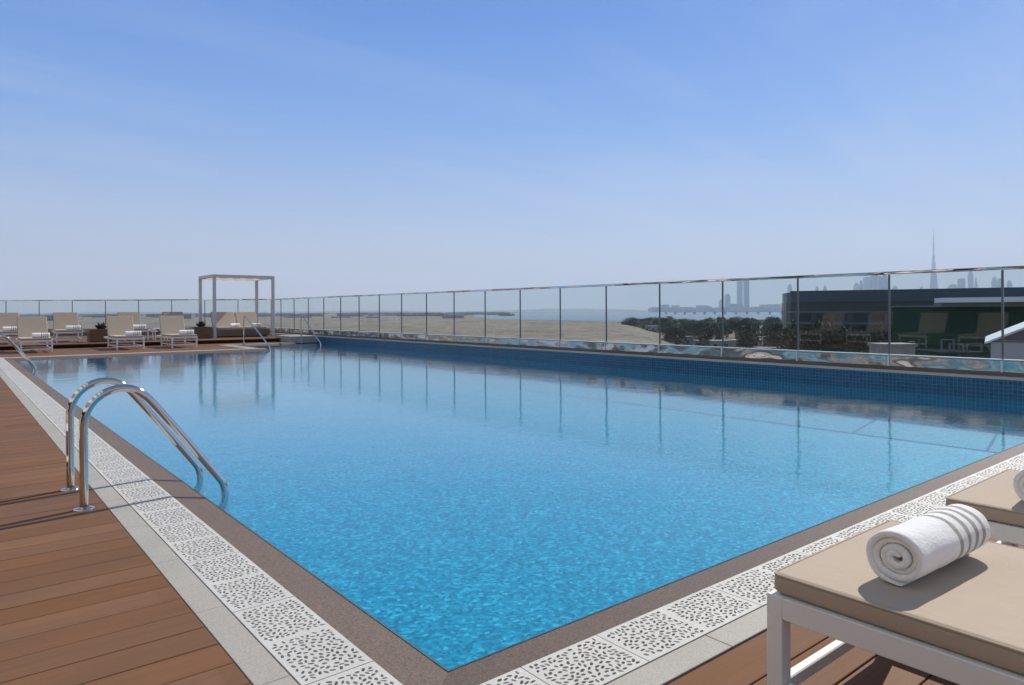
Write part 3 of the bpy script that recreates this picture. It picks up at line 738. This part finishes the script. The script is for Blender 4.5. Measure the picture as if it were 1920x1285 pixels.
# row down the left side, seen mirrored in the glass railing
for k, yy in enumerate((4.95, 6.42, 7.89, 9.36, 10.83)):
    lounger(.10, yy, math.pi / 2, DZ, 'sun lounger on the left deck seen mirrored in the glass railing, number %s along' % ('one', 'two', 'three', 'four', 'five')[k] if False else
            ['lounger on the left deck closest to the camera, seen only mirrored in the glass railing', 'mirrored lounger of the left deck showing before the green wall at the right edge',
             'mirrored lounger of the left deck showing in the glass before the dark green wall', 'mirrored lounger of the left deck showing before the bronze curved building',
             'farthest lounger of the left deck row, faintly mirrored in the glass railing'][k], 'sun loungers on the left deck')

# ------------------------------------------------------------------ cabana with double daybed
CX0, CX1, CY0, CY1 = 7.50, 9.64, 26.35, 28.15
cab = empty('cabana', ((CX0 + CX1) / 2, (CY0 + CY1) / 2, PZ)); tag(cab, 'grey framed cabana with flat cream canopy on the raised platform', 'cabana')
inv = Matrix.Translation(cab.location).inverted()
def fin(b, nm, mat, root=cab):
    o_ = b.build(nm, MT[mat], root); o_.matrix_parent_inverse = Matrix.Translation(root.location).inverted(); return o_
ZT = 2.36; pw = .05
for x_ in (CX0, CX1):
    for y_ in (CY0, CY1): b = MB(); b.bbox(x_ - pw, x_ + pw, y_ - pw, y_ + pw, PZ, ZT - .001, .004); fin(b, 'post', 'cabana')
b = MB(); b.bbox(CX0 - pw, CX1 + pw, CY0 - pw, CY0 + pw, ZT, ZT + .11, .004); b.bbox(CX0 - pw, CX1 + pw, CY1 - pw, CY1 + pw, ZT, ZT + .11, .004)
b.bbox(CX0 - pw, CX0 + pw, CY0 + pw + .001, CY1 - pw - .001, ZT, ZT + .11, .004); b.bbox(CX1 - pw, CX1 + pw, CY0 + pw + .001, CY1 - pw - .001, ZT, ZT + .11, .004)
fin(b, 'roof_frame', 'cabana')
b = MB(); nx_, ny_ = 24, 8; V = []; F = []
for j in range(ny_ + 1):
    for i in range(nx_ + 1):
        u, v_ = i / nx_, j / ny_; V.append((CX0 + .14 + (CX1 - CX0 - .28) * u, CY0 + .1 + (CY1 - CY0 - .2) * v_, ZT + .03 - .07 * abs(math.sin(u * math.pi * 4)) ** .7))
for j in range(ny_):
    for i in range(nx_): a = j * (nx_ + 1) + i; F.append((a, a + 1, a + nx_ + 2, a + nx_ + 1))
b.add(V, F, True); fin(b, 'canopy', 'canvas')
day = empty('daybed', (8.57, 27.2, PZ)); tag(day, 'dark wicker double daybed with two raised beige backs under the cabana', 'daybed')
b = MB(); b.bbox(7.60, 9.54, 26.42, 28.05, PZ + .04, PZ + .30, .01); fin(b, 'base', 'wicker', day)
b = MB(); b.box(7.68, 9.46, 26.52, 27.97, PZ + .001, PZ + .0395); fin(b, 'plinth', 'dark', day)
b = MB(); slab(b, 7.68, 9.46, 26.50, 27.35, PZ + .301, PZ + .375); fin(b, 'seat_cushion', 'fabric', day)
for (x0, x1) in ((7.70, 8.55), (8.60, 9.40)):
    M_ = Matrix.Translation((0, 27.30, PZ + .32)) @ Matrix.Rotation(R(60), 4, 'X')
    b = MB(); slab(b, x0, x1, 0, .68, 0, .075, M=M_); fin(b, 'back_cushion', 'fabric', day)
towel(8.35, 26.80, PZ + .376, R(20), 'towel roll on the left half of the daybed'); towel(9.15, 26.80, PZ + .376, R(-8), 'towel roll on the right half of the daybed')

# box tables with bowls, a white side table
def box_table(x_, y_, label):
    root = empty('box_table', (x_, y_, PZ)); tag(root, label, 'side table', 'wooden box tables')
    b = MB()
    for k in range(4): b.bbox(-.31, .31, -.31, .31, .02 + .09 * k, .105 + .09 * k, .004)
    b.build('slatted_body', MT['wood'], root); b = MB(); b.bbox(-.33, .33, -.33, .33, .382, .412, .004); b.build('table_top', MT['wood'], root)
    b = MB(); b.box(-.27, .27, -.27, .27, 0, .0195); b.build('plinth', MT['dark'], root)
def bowl(x_, y_, z_, label, s=1.0):
    root = empty('plant_bowl', (x_, y_, z_)); tag(root, label, 'planter', 'dark plant bowls'); rb = random.Random(int(x_ * 100))
    b = MB(); b.lathe([(.0, .0), (.10 * s, .0), (.17 * s, .07 * s), (.19 * s, .13 * s), (.175 * s, .13 * s), (.0, .10 * s)], (0, 0, 0), 20); b.build('bowl', MT['dark'], root)
    b = MB()
    for k in range(46):
        a = rb.uniform(0, 6.28); e = rb.uniform(.2, 1.4); L = rb.uniform(.08, .16) * s; d = Vector((math.cos(a) * math.cos(e), math.sin(a) * math.cos(e), math.sin(e)))
        p0 = Vector((math.cos(a) * rb.uniform(0, .1), math.sin(a) * rb.uniform(0, .1), .10 * s)); sd = d.cross(UP).normalized() * .016
        b.add([p0 - sd * .4, p0 + sd * .4, p0 + d * L * .6 + sd, p0 + d * L, p0 + d * L * .6 - sd], [(0, 1, 2, 3, 4)])
    b.build('leaves', MT['leafpot'], root)
box_table(3.76, 25.55, 'dark wooden box table between loungers on the platform, a plant bowl on top')
bowl(3.80, 25.50, PZ + .412, 'dark bowl with a low succulent on the wooden box table')
b = MB(); st_ = empty('side_table', (5.52, 25.55, PZ)); tag(st_, 'small white side table between two platform loungers behind the front row', 'side table')
b.bbox(-.2, .2, -.2, .2, .38, .40, .003); b.build('table_top', MT['white'], st_)
for sx in (-1, 1):
    for sy in (-1, 1): b = MB(); b.bbox(sx * .18 - .015, sx * .18 + .015, sy * .18 - .015, sy * .18 + .015, 0, .379, .002); b.build('leg', MT['white'], st_)
box_table(7.02, 26.3, 'dark wooden box table left of the cabana'); bowl(7.02, 26.3, PZ + .412, 'dark plant bowl left of the cabana post', .9)

# ------------------------------------------------------------------ land beyond
GZ = -16.0
b = MB(); RR = 15000; N_ = 48
rings = [20, 400, 1500, 5000, RR]; V = [(0, 0, GZ)]; F = []
for r_ in rings:
    for k in range(N_): V.append((r_ * math.cos(2 * math.pi * k / N_), r_ * math.sin(2 * math.pi * k / N_), GZ))
for k in range(N_): F.append((0, 1 + k, 1 + (k + 1) % N_))
for i in range(len(rings) - 1):
    for k in range(N_): k2 = (k + 1) % N_; F.append((1 + i * N_ + k, 1 + (i + 1) * N_ + k, 1 + (i + 1) * N_ + k2, 1 + i * N_ + k2))
b.add(V, F); tag(b.build('ground', MT['ground']), kind='structure')
# creek water
b = MB(); pts = [(-.055, 1900), (-.03, 1450), (.08, 1150), (.25, 1080), (.55, 1050), (1.1, 1000), (1.1, 4200), (.45, 4600), (.2, 5200), (.05, 5600), (-.05, 4200)]
b.add([W(t, d, GZ + .25) for t, d in pts], [tuple(range(len(pts)))]); tag(b.build('creek_water', MT['creek']), kind='structure')
# sand plateau
def sst(a, b_, x_): x_ = min(1, max(0, (x_ - a) / (b_ - a))); return x_ * x_ * (3 - 2 * x_)
b = MB(); NT, ND = 150, 110; V = []; F = []
for i in range(ND + 1):
    d = 60 * (1500 / 60) ** (i / ND)
    te = .150 + (.215 - .150) * sst(700, 190, d) * (1 if d < 700 else 1) if False else .150 + .065 * (1 - min(1, max(0, (d - 197) / (658 - 197)))) 
    if d < 197: te = .215 + (197 - d) * .0006
    te = te * 1.0
    for j in range(NT + 1):
        tn_ = -1.25 + (te + 40 / d + 1.25) * (1 - (1 - j / NT) ** 1.6)
        p = W(tn_, d, 0); lat = (te - tn_) * d                     # metres inside the right-hand edge
        dfar = 660 + 500 * sst(-.02, -.25, tn_) + 300 * sst(-.2, -.6, tn_)
        h_ = 8.0 * sst(-26, 10, lat + 4 * noise.noise(Vector((p.x / 30, p.y / 30, 1)))) * sst(dfar + 60, dfar - 30, d)
        h_ *= (.90 + .10 * noise.noise(Vector((p.x / 90, p.y / 90, 3)))) * 1.0
        h_ += (.9 * noise.noise(Vector((p.x / 14, p.y / 14, 0))) + 1.8 * noise.noise(Vector((p.x / 45, p.y / 45, 5)))) * (h_ / 8)
        V.append((p.x, p.y, GZ - .4 + h_))
for i in range(ND):
    for j in range(NT): a = i * (NT + 1) + j; F.append((a, a + 1, a + NT + 2, a + NT + 1))
b.add(V, F, True); tag(b.build('sand_plateau', MT['sand']), kind='structure')
# far hills behind the city and the desert
b = MB(); V = []; F = []; NH = 220
for k in range(NH + 1):
    t = -1.3 + 2.7 * k / NH; hgt = 26 + 30 * noise.noise(Vector((t * 6, 0, 0))) + 12 * noise.noise(Vector((t * 30, 2, 0)))
    if t < -.2: hgt *= .75
    V += [W(t, 8600, GZ - 2), W(t, 9000, GZ + max(8, hgt)), W(t, 9900, GZ - 2)]
for k in range(NH): a = k * 3; F += [(a, a + 3, a + 4, a + 1), (a + 1, a + 4, a + 5, a + 2)]
b.add(V, F); tag(b.build('hills', MT['ground']), kind='structure')

# city mass, far shore
def boxat(b, px, d, w_, dp, h_, z0=GZ):
    c_ = wx(px, d); M_ = Matrix.Translation((c_.x, c_.y, 0)) @ Matrix.Rotation(-YAW, 4, 'Z'); b.box(-w_ / 2, w_ / 2, -dp / 2, dp / 2, z0, z0 + h_, M_)
b = MB(); rc = random.Random(12)
for k in range(420):
    px = rc.uniform(1225, 1475) if k < 260 else rc.uniform(1475, 2100); d = rc.uniform(5200, 7000)
    boxat(b, px, d, rc.uniform(30, 110), rc.uniform(30, 80), rc.uniform(14, 40) * (1.6 if rc.random() < .12 else 1))
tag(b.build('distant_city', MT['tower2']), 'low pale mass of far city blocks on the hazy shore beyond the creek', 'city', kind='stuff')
b = MB()
for k in range(500):
    px = rc.uniform(-60, 960); d = rc.uniform(2300, 6500); boxat(b, px, d, rc.uniform(15, 90), rc.uniform(15, 40), rc.uniform(3, 10))
tag(b.build('distant_settlement', MT['leaf1']), 'dark low strip of scrub and sheds on the hazy desert horizon at left', 'scrub', kind='stuff')

def tower(px, ytop, wpx, d, mat, label, steps=None, name='tower_block'):
    z1 = EYE + (582 - .0045 * (px - 1160) - ytop) * d / 1301; w_ = wpx * d / 1301; c_ = wx(px, d)
    root = empty(name, (c_.x, c_.y, GZ), -YAW); tag(root, label, 'skyscraper', 'far skyscrapers in the haze'); H_ = z1 - GZ
    b = MB()
    if steps is None: steps = [(0, 1.0), (.92, 1.0), (.92, .7), (1.0, .7)]
    body = [s for s in steps if s[1] > .12]
    pr_ = []
    for (f_, ww) in body: pr_.append((f_ * H_, ww * w_ / 2))
    for (za, wa), (zb, wb) in zip(pr_[:-1], pr_[1:]):
        if zb - za < 1e-6: continue
        Va = [(x_ * wa, y_ * wa * .8, za) for x_, y_ in ((-1, -1), (1, -1), (1, 1), (-1, 1))]; Vb = [(x_ * wb, y_ * wb * .8, zb) for x_, y_ in ((-1, -1), (1, -1), (1, 1), (-1, 1))]
        b.add(Va + Vb, [(0, 1, 5, 4), (1, 2, 6, 5), (2, 3, 7, 6), (3, 0, 4, 7), (4, 5, 6, 7)])
    b.build('shaft', MT[mat], root)
    last = pr_[-1]
    b = MB(); b.bbox(-last[1] * .5, last[1] * .5, -last[1] * .4, last[1] * .4, last[0] + .01, last[0] + max(3, H_ * .015), .2); b.build('roof_plant', MT['frame'], root)
    return root, H_, w_
# the great spire
root, H_, w_ = tower(1751, 452, 15, 7000, 'tower', 'very tall slender stepped spire rising far above the hazy skyline',
    [(0, 1.0), (.16, .92), (.16, .84), (.30, .78), (.30, .70), (.44, .62), (.44, .54), (.56, .48), (.56, .40), (.68, .34), (.68, .27), (.80, .21), (.80, .15), (.92, .13)], 'spire_tower')
b = MB(); b.tube([(0, 0, H_ * .915), (0, 0, H_ * 1.0), (0, 0, H_ + 24 * 7000 / 1301)], [8, 5, 1.2], 8); b.build('spire', MT['tower'], root)
for px, yt, wp, lb, mt, stp in [
    (1387, 526, 9, 'left one of the two equal slab towers across the creek', 'tower', [(0, 1), (1, 1)]),
    (1399.5, 526, 9, 'right one of the two equal slab towers across the creek', 'tower', [(0, 1), (1, 1)]),
    (1364, 552, 9, 'short square block left of the twin slab towers', 'tower2', None),
    (1352, 563, 7, 'lowest block at the left end of the far skyline', 'tower2', None),
    (1481, 534, 7, 'narrow tower just above the left corner of the bronze building', 'tower2', None),
    (1532, 537, 5, 'thin low tower above the bronze building, left of a similar one', 'tower2', [(0, 1), (.9, 1), (1, .3)]),
    (1547, 536, 6, 'thin low tower above the bronze building, right of a similar one', 'tower2', [(0, 1), (.9, .9), (1, .3)]),
    (1606, 531, 9, 'lowest tower at the left of the dense tower cluster', 'tower2', [(0, 1), (.85, 1), (1, .4)]),
    (1615, 527, 5, 'slim tower second from the left in the dense cluster', 'tower', None),
    (1626, 520, 10, 'broad flat topped tower in the dense cluster', 'tower', [(0, 1), (1, 1)]),
    (1640, 514, 12, 'highest tower of the dense cluster', 'tower', [(0, 1), (.93, 1), (.93, .8), (1, .8)]),
    (1650, 518, 8, 'tower with slanted top right of the highest in the cluster', 'tower2', [(0, 1), (.9, 1), (1, .5)]),
    (1659, 516, 9, 'rightmost tall tower of the dense cluster', 'tower', None),
    (1678, 537, 8, 'low block between the cluster and the great spire', 'tower2', None),
    (1728, 538, 6, 'small block left of the great spire', 'tower2', None),
    (1803, 523, 10, 'square tower right of the great spire', 'tower', [(0, 1), (1, 1)]),
    (1820, 509, 7, 'tallest slim tower right of the great spire', 'tower', [(0, 1), (.9, 1), (1, .5)]),
    (1830, 520, 7, 'pointed tower beside the tallest slim one', 'tower2', [(0, 1), (.6, .9), (1, .15)]),
    (1787, 534, 14, 'wide low block at the foot of the great spire', 'tower2', None),
    (1865, 520, 8, 'left tower of the group at the right edge of the skyline', 'tower', [(0, 1), (.85, 1), (1, .4)]),
    (1876, 523, 9, 'right tower of the group at the right edge of the skyline', 'tower', None),
    (1893, 527, 7, 'tower near the edge of the picture on the skyline', 'tower2', None)]:
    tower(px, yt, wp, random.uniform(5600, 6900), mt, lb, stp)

# the long bronze building with a rounded corner
def at(px, y_, d): return wx(px, d), EYE + (582 - .0045 * (px - 1160) - y_) * d / 1301
bz = empty('curved_building', wx(1560, 150, GZ)); tag(bz, 'long dark bronze building with a rounded left corner beyond the railing', 'building')
path = []
cA = wx(1500, 158); 
for k in range(9):                                    # rounded corner
    a = R(190 - 10 * 0 - k * 11.25 * 1.0); path.append(cA + RT * (5.2 * math.cos(a)) * 1.0 - FW * (5.2 * math.sin(R(10 + k * 10))))
path = [wx(1467, 172), wx(1465.5, 166), wx(1466, 160), wx(1469, 156), wx(1474, 153), wx(1482, 151), wx(1492, 149.6), wx(1560, 146), wx(1700, 140), wx(1960, 128), wx(2300, 116)]
backp = [wx(2300, 180), wx(1600, 195)]
foot = [(p.x, p.y) for p in path] + [(p.x, p.y) for p in backp]
fin2 = lambda b, nm, mat: fin(b, nm, mat, bz)
b = MB(); b.prism(foot, GZ, 2.6); fin2(b, 'wall', 'bronze')
def off(p, k): return p - FW * k
b = MB(); b.prism([(off(p, .5).x, off(p, .5).y) for p in path] + [(p.x, p.y) for p in backp], 2.603, 4.75); fin2(b, 'roof_band', 'fascia')
b = MB(); b.prism([((p + FW * 3).x, (p + FW * 3).y) for p in path[6:]] + [(p.x, p.y) for p in backp], 4.753, 5.15); fin2(b, 'upper_roof', 'fascia')
b = MB()
for zl in (-14, -11.6, -9.2, -6.8, -4.4, -2.0, .4):
    poly = [off(p, .28) for p in path]; inn = [p + FW * .1 for p in path]
    b.prism([(p.x, p.y) for p in poly] + [(p.x, p.y) for p in reversed(inn)], zl, zl + .35)
fin2(b, 'ledges', 'frame')
for k, (pa, pb) in enumerate(zip(path[6:-1], path[7:])):
    L = (pb - pa).length; nseg = max(2, int(L / 3.2)); 
    for j in range(nseg):
        if j % 1: continue
        p = pa.lerp(pb, (j + .15) / nseg); q = pa.lerp(pb, (j + .85) / nseg)
        b = MB()
        for zl in (-13.3, -10.9, -8.5, -6.1, -3.7, -1.3):
            A, B_ = off(p, .04), off(q, .04); b.add([(A.x, A.y, zl), (B_.x, B_.y, zl), (B_.x, B_.y, zl + 1.4), (A.x, A.y, zl + 1.4)], [(0, 1, 2, 3)])
        if p.length < 400 and (p - FW * 0).dot(RT) / p.dot(FW) < .76: fin2(b, 'window', 'dglass')
# green-screened building with a pale roof canopy
gb = empty('green_building', wx(1800, 90, GZ)); tag(gb, 'building wrapped in dark green netting with a long pale roof canopy', 'building')
fg = lambda b, nm, mat: fin(b, nm, mat, gb)
P_ = [wx(1672, 100), wx(1760, 96), wx(1960, 88), wx(2350, 74)]; Q_ = [wx(2350, 110), wx(1672, 122)]
b = MB(); b.prism([(p.x, p.y) for p in P_ + Q_], GZ, at(1800, 576, 94)[1]); fg(b, 'netting_wall', 'green')
za = at(1800, 574, 94)[1]
b = MB(); b.prism([((p - FW * .6).x, (p - FW * .6).y) for p in P_] + [(p.x, p.y) for p in Q_], za - .12, za + .12); fg(b, 'wall_cap', 'frame')
C_ = [wx(1752, 94), wx(1766, 90), wx(2350, 70), wx(2350, 90), wx(1775, 97)]
zc = at(1850, 567, 88)[1]; b = MB(); b.prism([(p.x, p.y) for p in C_], zc, zc + .62); fg(b, 'roof_canopy', 'roofwhite')
b = MB(); b.prism([((p + FW * 1.5 + RT * .8).x, (p + FW * 1.5 + RT * .8).y) for p in C_], zc - .55, zc - .003); fg(b, 'canopy_soffit', 'frame')
for (xa, xb, ya_, yb_) in ((1705, 1716, 640, 657), (1765, 1790, 636, 661), (1780, 1808, 644, 661), (1812, 1842, 644, 661)):
    d_ = 88; za, zb = at(xa, yb_, d_)[1], at(xa, ya_, d_)[1]; A, B_ = wx(xa, d_), wx(xb, d_); u = (B_ - A).normalized(); L = (B_ - A).length
    Mx = Matrix((u, Vector((-u.y, u.x, 0)), UP)).transposed().to_4x4(); Mx.translation = Vector((A.x, A.y, 0)); b = MB(); t = .16
    b.box(0, L, 0, .2, za, za + t, Mx); b.box(0, L, 0, .2, zb - t, zb, Mx); b.box(0, t, .001, .199, za + t, zb - t, Mx); b.box(L - t, L, .001, .199, za + t, zb - t, Mx)
    o = fg(b, 'window_frame', 'frame')
    b = MB(); b.box(t, L - t, .08, .12, za + t, zb - t, Mx); g_ = b.build('pane', MT['dglass'], o); g_.matrix_parent_inverse = o.matrix_parent_inverse.copy(); 
    b = MB(); b.box(L * .2, L * .8, .21, 6.0, za, za + .1, Mx); fg(b, 'bracket', 'frame')
# gabled pale building at the right edge
gh = empty('gabled_house', wx(1930, 52, GZ), -YAW); tag(gh, 'pale grey gabled house with brown roof at the right edge behind the railing', 'house')
A = wx(1857, 50); zE = at(1857, 641, 50)[1]; slope = (641 - 611) / 62.0; Wd = 9.0; hR = slope * Wd / 2
Dp = wx(1857, 1).normalized(); Mx = Matrix((Vector((Dp.y, -Dp.x, 0)), Dp, UP)).transposed().to_4x4(); Mx.translation = (A.x, A.y, 0)
fh = lambda b, nm, mat: fin(b, nm, mat, gh)
def tfix(b): return b
gh.rotation_euler = (0, 0, 0)
b = MB(); b.box(0, Wd, 0, 12, GZ, zE - .01, Mx)
b.add([Mx @ Vector(v_) for v_ in [(0, 0, zE - .009), (Wd, 0, zE - .009), (Wd / 2, 0, zE + hR - .05), (0, 12, zE - .009), (Wd, 12, zE - .009), (Wd / 2, 12, zE + hR - .05)]], [(0, 1, 2), (3, 5, 4)])
fh(b, 'wall', 'greybldg')
b = MB()
for s in (0, 1):
    xa, xb = (-.35, Wd / 2) if s == 0 else (Wd + .35, Wd / 2); zlo = zE - slope * .35
    V = [(xa, -.4, zlo), (xb, -.4, zE + hR), (xb, 12.4, zE + hR), (xa, 12.4, zlo)]; V += [(v_[0], v_[1], v_[2] + .14) for v_ in V]
    b.add([Mx @ Vector(v_) for v_ in V], [(0, 3, 2, 1), (4, 5, 6, 7), (0, 1, 5, 4), (1, 2, 6, 5), (2, 3, 7, 6), (3, 0, 4, 7)])
fh(b, 'roof', 'roofwhite')
b = MB(); b.add([Mx @ Vector(v_) for v_ in [(.35, -.02, zE + .12), (Wd - .35, -.02, zE + .12), (Wd / 2, -.02, zE + hR - .12)]], [(0, 1, 2)]); fh(b, 'gable_panel', 'brownroof')
b = MB(); b.box(-.06, Wd, -.06, -.001, zE - .02, zE + .08, Mx); fh(b, 'eaves_board', 'frame')

# small buildings among the trees
def house(px, d, w_, dp, h_, mat, label, rz=0.0, name='house', flat=True):
    c_ = wx(px, d); root = empty(name, (c_.x, c_.y, GZ), -YAW + rz); tag(root, label, 'building', 'small buildings below the hotel')
    b = MB(); b.box(-w_ / 2, w_ / 2, -dp / 2, dp / 2, 0, h_); b.build('wall', MT[mat], root)
    b = MB()
    b.box(-w_ / 2 - .2, w_ / 2 + .2, -dp / 2 - .2, dp / 2 + .2, h_ + .003, h_ + .35); b.build('roof', MT['concrete'], root)
    n_ = max(2, int(w_ / 4))
    for k in range(n_):
        x_ = -w_ / 2 + w_ * (k + .5) / n_; b = MB(); b.box(x_ - .7, x_ + .7, -dp / 2 - .06, -dp / 2 - .003, h_ * .35, h_ * .7); b.build('window', MT['dglass'], root)
    return root
for a in [(1285, 330, 12, 9, 4.2, 'brickpale', 'low sandy house among the trees left of the lamp post'),
          (1335, 300, 14, 9, 3.6, 'concrete', 'pale flat roofed house behind the lamp post'),
          (1410, 310, 20, 10, 3.4, 'brickpale', 'long sandy low building among dark trees'),
          (1450, 250, 12, 8, 3.2, 'concrete', 'small flat roofed building left of the bronze building'),
          (1205, 520, 26, 12, 5.0, 'lowrise', 'grey house at the foot of the sand slope'),
          (1180, 640, 30, 12, 6.0, 'lowrise', 'far grey house behind the sand slope'),
          (1438, 760, 40, 12, 6, 'lowrise', 'long low house on the near shore of the creek'),
          (1300, 430, 22, 10, 6.0, 'lowrise', 'two storey house half hidden in the trees')]:
    house(*a)
house(1570, 118, 16, 7, 8.5, 'brickpale', 'stepped sandy block at the foot of the bronze building')
house(1672, 84, 3.9, 3, 12.6, 'brickpale', 'pale block house in front of the green building')
rw = random.Random(5)
for k, (px, d, w_) in enumerate([(120, 900, 40), (180, 1300, 60), (250, 1000, 30), (310, 1700, 70), (345, 1100, 30), (560, 1500, 60), (640, 1800, 50), (700, 1500, 30), (850, 1600, 50), (45, 1500, 70)]):
    c_ = wx(px, d); o = house(px, d, w_, 14, rw.uniform(4, 7) + (7.5 if d < 1150 else 0), 'lowrise', ['far flat shed on the desert behind the leftmost lounger', 'long pale shed in the desert above the platform loungers', 'small desert shed behind the plant bowl',
        'wide hazy shed between the second and third lounger', 'small desert building left of the cabana', 'hazy shed right of the cabana', 'far hazy shed above the pool steps', 'small hazy shed on the sand horizon',
        'hazy flat building where the creek begins', 'hazy wide shed at the left edge'][k], name='shed'); o['group'] = 'sheds on the desert'

# trees
def crown_mesh(seed, nl, R_, H_, mat):
    rt_ = random.Random(seed); b = MB(); lobes = []
    for k in range(nl):
        a = rt_.uniform(0, 6.28); rr = rt_.uniform(.15, .75) * R_; lobes.append((Vector((rr * math.cos(a), rr * math.sin(a), H_ * rt_.uniform(.42, .86))), rt_.uniform(.25, .42) * R_))
    for (c_, r_) in lobes:
        for k in range(95):
            d = Vector((rt_.gauss(0, 1), rt_.gauss(0, 1), rt_.gauss(0, .8))).normalized(); p = c_ + d * r_ * rt_.uniform(.55, 1.12)
            u = Vector((rt_.gauss(0, 1), rt_.gauss(0, 1), rt_.gauss(0, 1))).normalized(); v_ = u.orthogonal().normalized(); s = rt_.uniform(.16, .34)
            b.add([p - u * s, p - v_ * s * .6, p + u * s, p + v_ * s * .6], [(0, 1, 2, 3)])
    trunk = MB(); trunk.tube([(0, 0, 0), (.1, .05, H_ * .3), (0, .1, H_ * .6)], [.28, .2, .1], 8)
    for (c_, r_) in lobes[:5]: trunk.tube([(.05, .05, H_ * .3), tuple(c_ * .6 + Vector((0, 0, H_ * .12))), tuple(c_)], [.13, .08, .03], 6)
    return b, trunk
TV = []
for s, (nl, R_, H_, mat) in enumerate([(11, 4.2, 8.2, 'leaf1'), (9, 3.6, 7.0, 'leaf1'), (10, 4.6, 7.6, 'leaf2'), (8, 3.2, 9.2, 'leaf1')]):
    r_ = empty('tree'); cb_, tb_ = crown_mesh(s + 20, nl, R_, H_, mat); cb_.build('crown', MT[mat], r_); tb_.build('trunk', MT['bark'], r_); TV.append(r_)
TL = ['broad dark green tree of the belt below the hotel', 'small dark green tree of the belt below the hotel', 'olive brown broad tree of the belt below the hotel', 'tall dark green tree of the belt below the hotel']
used = [False] * 4; rt_ = random.Random(31)
for k in range(140):
    d = rt_.uniform(250, 640); px = rt_.uniform(1235, 1470) if rt_.random() < .8 else rt_.uniform(1168, 1240)
    if px < 1240 and d < 480: d = rt_.uniform(500, 650)
    if px > 1455: px -= 20
    v_ = rt_.choice([0, 0, 1, 1, 2, 3]); o = TV[v_] if not used[v_] else copy_tree(TV[v_]); used[v_] = True
    c_ = wx(px, d); o.location = (c_.x, c_.y, GZ); o.rotation_euler = (0, 0, rt_.uniform(0, 6.28)); s = rt_.uniform(.95, 1.5); o.scale = (s, s, s * rt_.uniform(.9, 1.05))
    where = 'at the foot of the sand slope' if px < 1240 else ('in the near rows ' if d < 400 else 'in the far rows ') + ('left of the lamp post' if px < 1315 else 'behind the lamp post' if px < 1375 else 'between the lamp post and the bronze building' if px < 1425 else 'beside the bronze building')
    TK = ['broad dark green tree', 'small dark green tree', 'olive brown broad tree', 'tall dark green tree'][v_]
    tag(o, TK + ' ' + where, 'tree', TK + 's ' + where)
for px, d, s in [(1535, 112, 1.5), (1562, 116, 1.35), (1508, 122, 1.35), (1592, 108, 1.25), (1640, 114, 1.45), (1486, 132, 1.4), (1616, 100, 1.1)]:
    o = copy_tree(TV[2]); c_ = wx(px, d); o.location = (c_.x, c_.y, GZ); o.scale = (s * .9, s * .9, s * 1.3); o.rotation_euler = (0, 0, px)
    tag(o, {1535: 'largest olive tree before the left half of the bronze building', 1562: 'olive tree right of the largest one before the bronze building', 1508: 'olive tree just right of the rounded corner of the bronze building',
            1592: 'olive tree before the middle of the bronze building', 1640: 'olive tree left of the pale block house', 1486: 'olive tree in front of the rounded building corner', 1616: 'lowest olive tree before the bronze building'}[px], 'tree', 'trees before the bronze building')
# street lamps and the creek bridge line
for px, d, lb in [(1321, 300, 'white double headed street lamp in front of the trees'), (1429, 280, 'white street lamp left of the bronze building')]:
    c_ = wx(px, d); root = empty('street_lamp', (c_.x, c_.y, GZ), -YAW); tag(root, lb, 'street lamp'); b = MB(); b.tube([(0, 0, 0), (0, 0, 6.2)], [.22, .14], 8); b.build('pole', MT['white'], root)
    for s in (-1, 1): b = MB(); b.bbox(s * 1.1 - .7, s * 1.1 + .7, -.3, .3, 6.1, 6.35, .05); b.build('lamp_head', MT['white'], root)
b = MB(); p0, p1 = wx(1238, 2900), wx(1475, 2500); u = (p1 - p0).normalized(); L = (p1 - p0).length; Mx = Matrix((u, Vector((-u.y, u.x, 0)), UP)).transposed().to_4x4(); Mx.translation = (p0.x, p0.y, 0)
brd = empty('bridge', (p0.x, p0.y, GZ)); tag(brd, 'long low bridge crossing the hazy creek', 'bridge')
b.box(0, L, 0, 18, -8.2, -7.0, Mx); fin(b, 'road_deck', 'concrete', brd)
for k in range(12): b = MB(); x_ = L * (k + .5) / 12; b.box(x_ - 1, x_ + 1, 3, 15, GZ, -8.21, Mx); fin(b, 'pier', 'tower2', brd)

# ------------------------------------------------------------------ haze
b = MB(); b.box(-15500, 15500, -15500, 15500, GZ - 4, 960)
M = Mat('haze'); M.t.nodes.remove(M.p); pv = M.n('VolumePrincipled'); pv.inputs['Density'].default_value = 1.3e-4; pv.inputs['Color'].default_value = (.76, .86, 1.0, 1); pv.inputs['Anisotropy'].default_value = 0.1
M.l(pv.outputs[0], M.out.inputs['Volume']); o = b.build('haze', M.m); tag(o, kind='stuff')
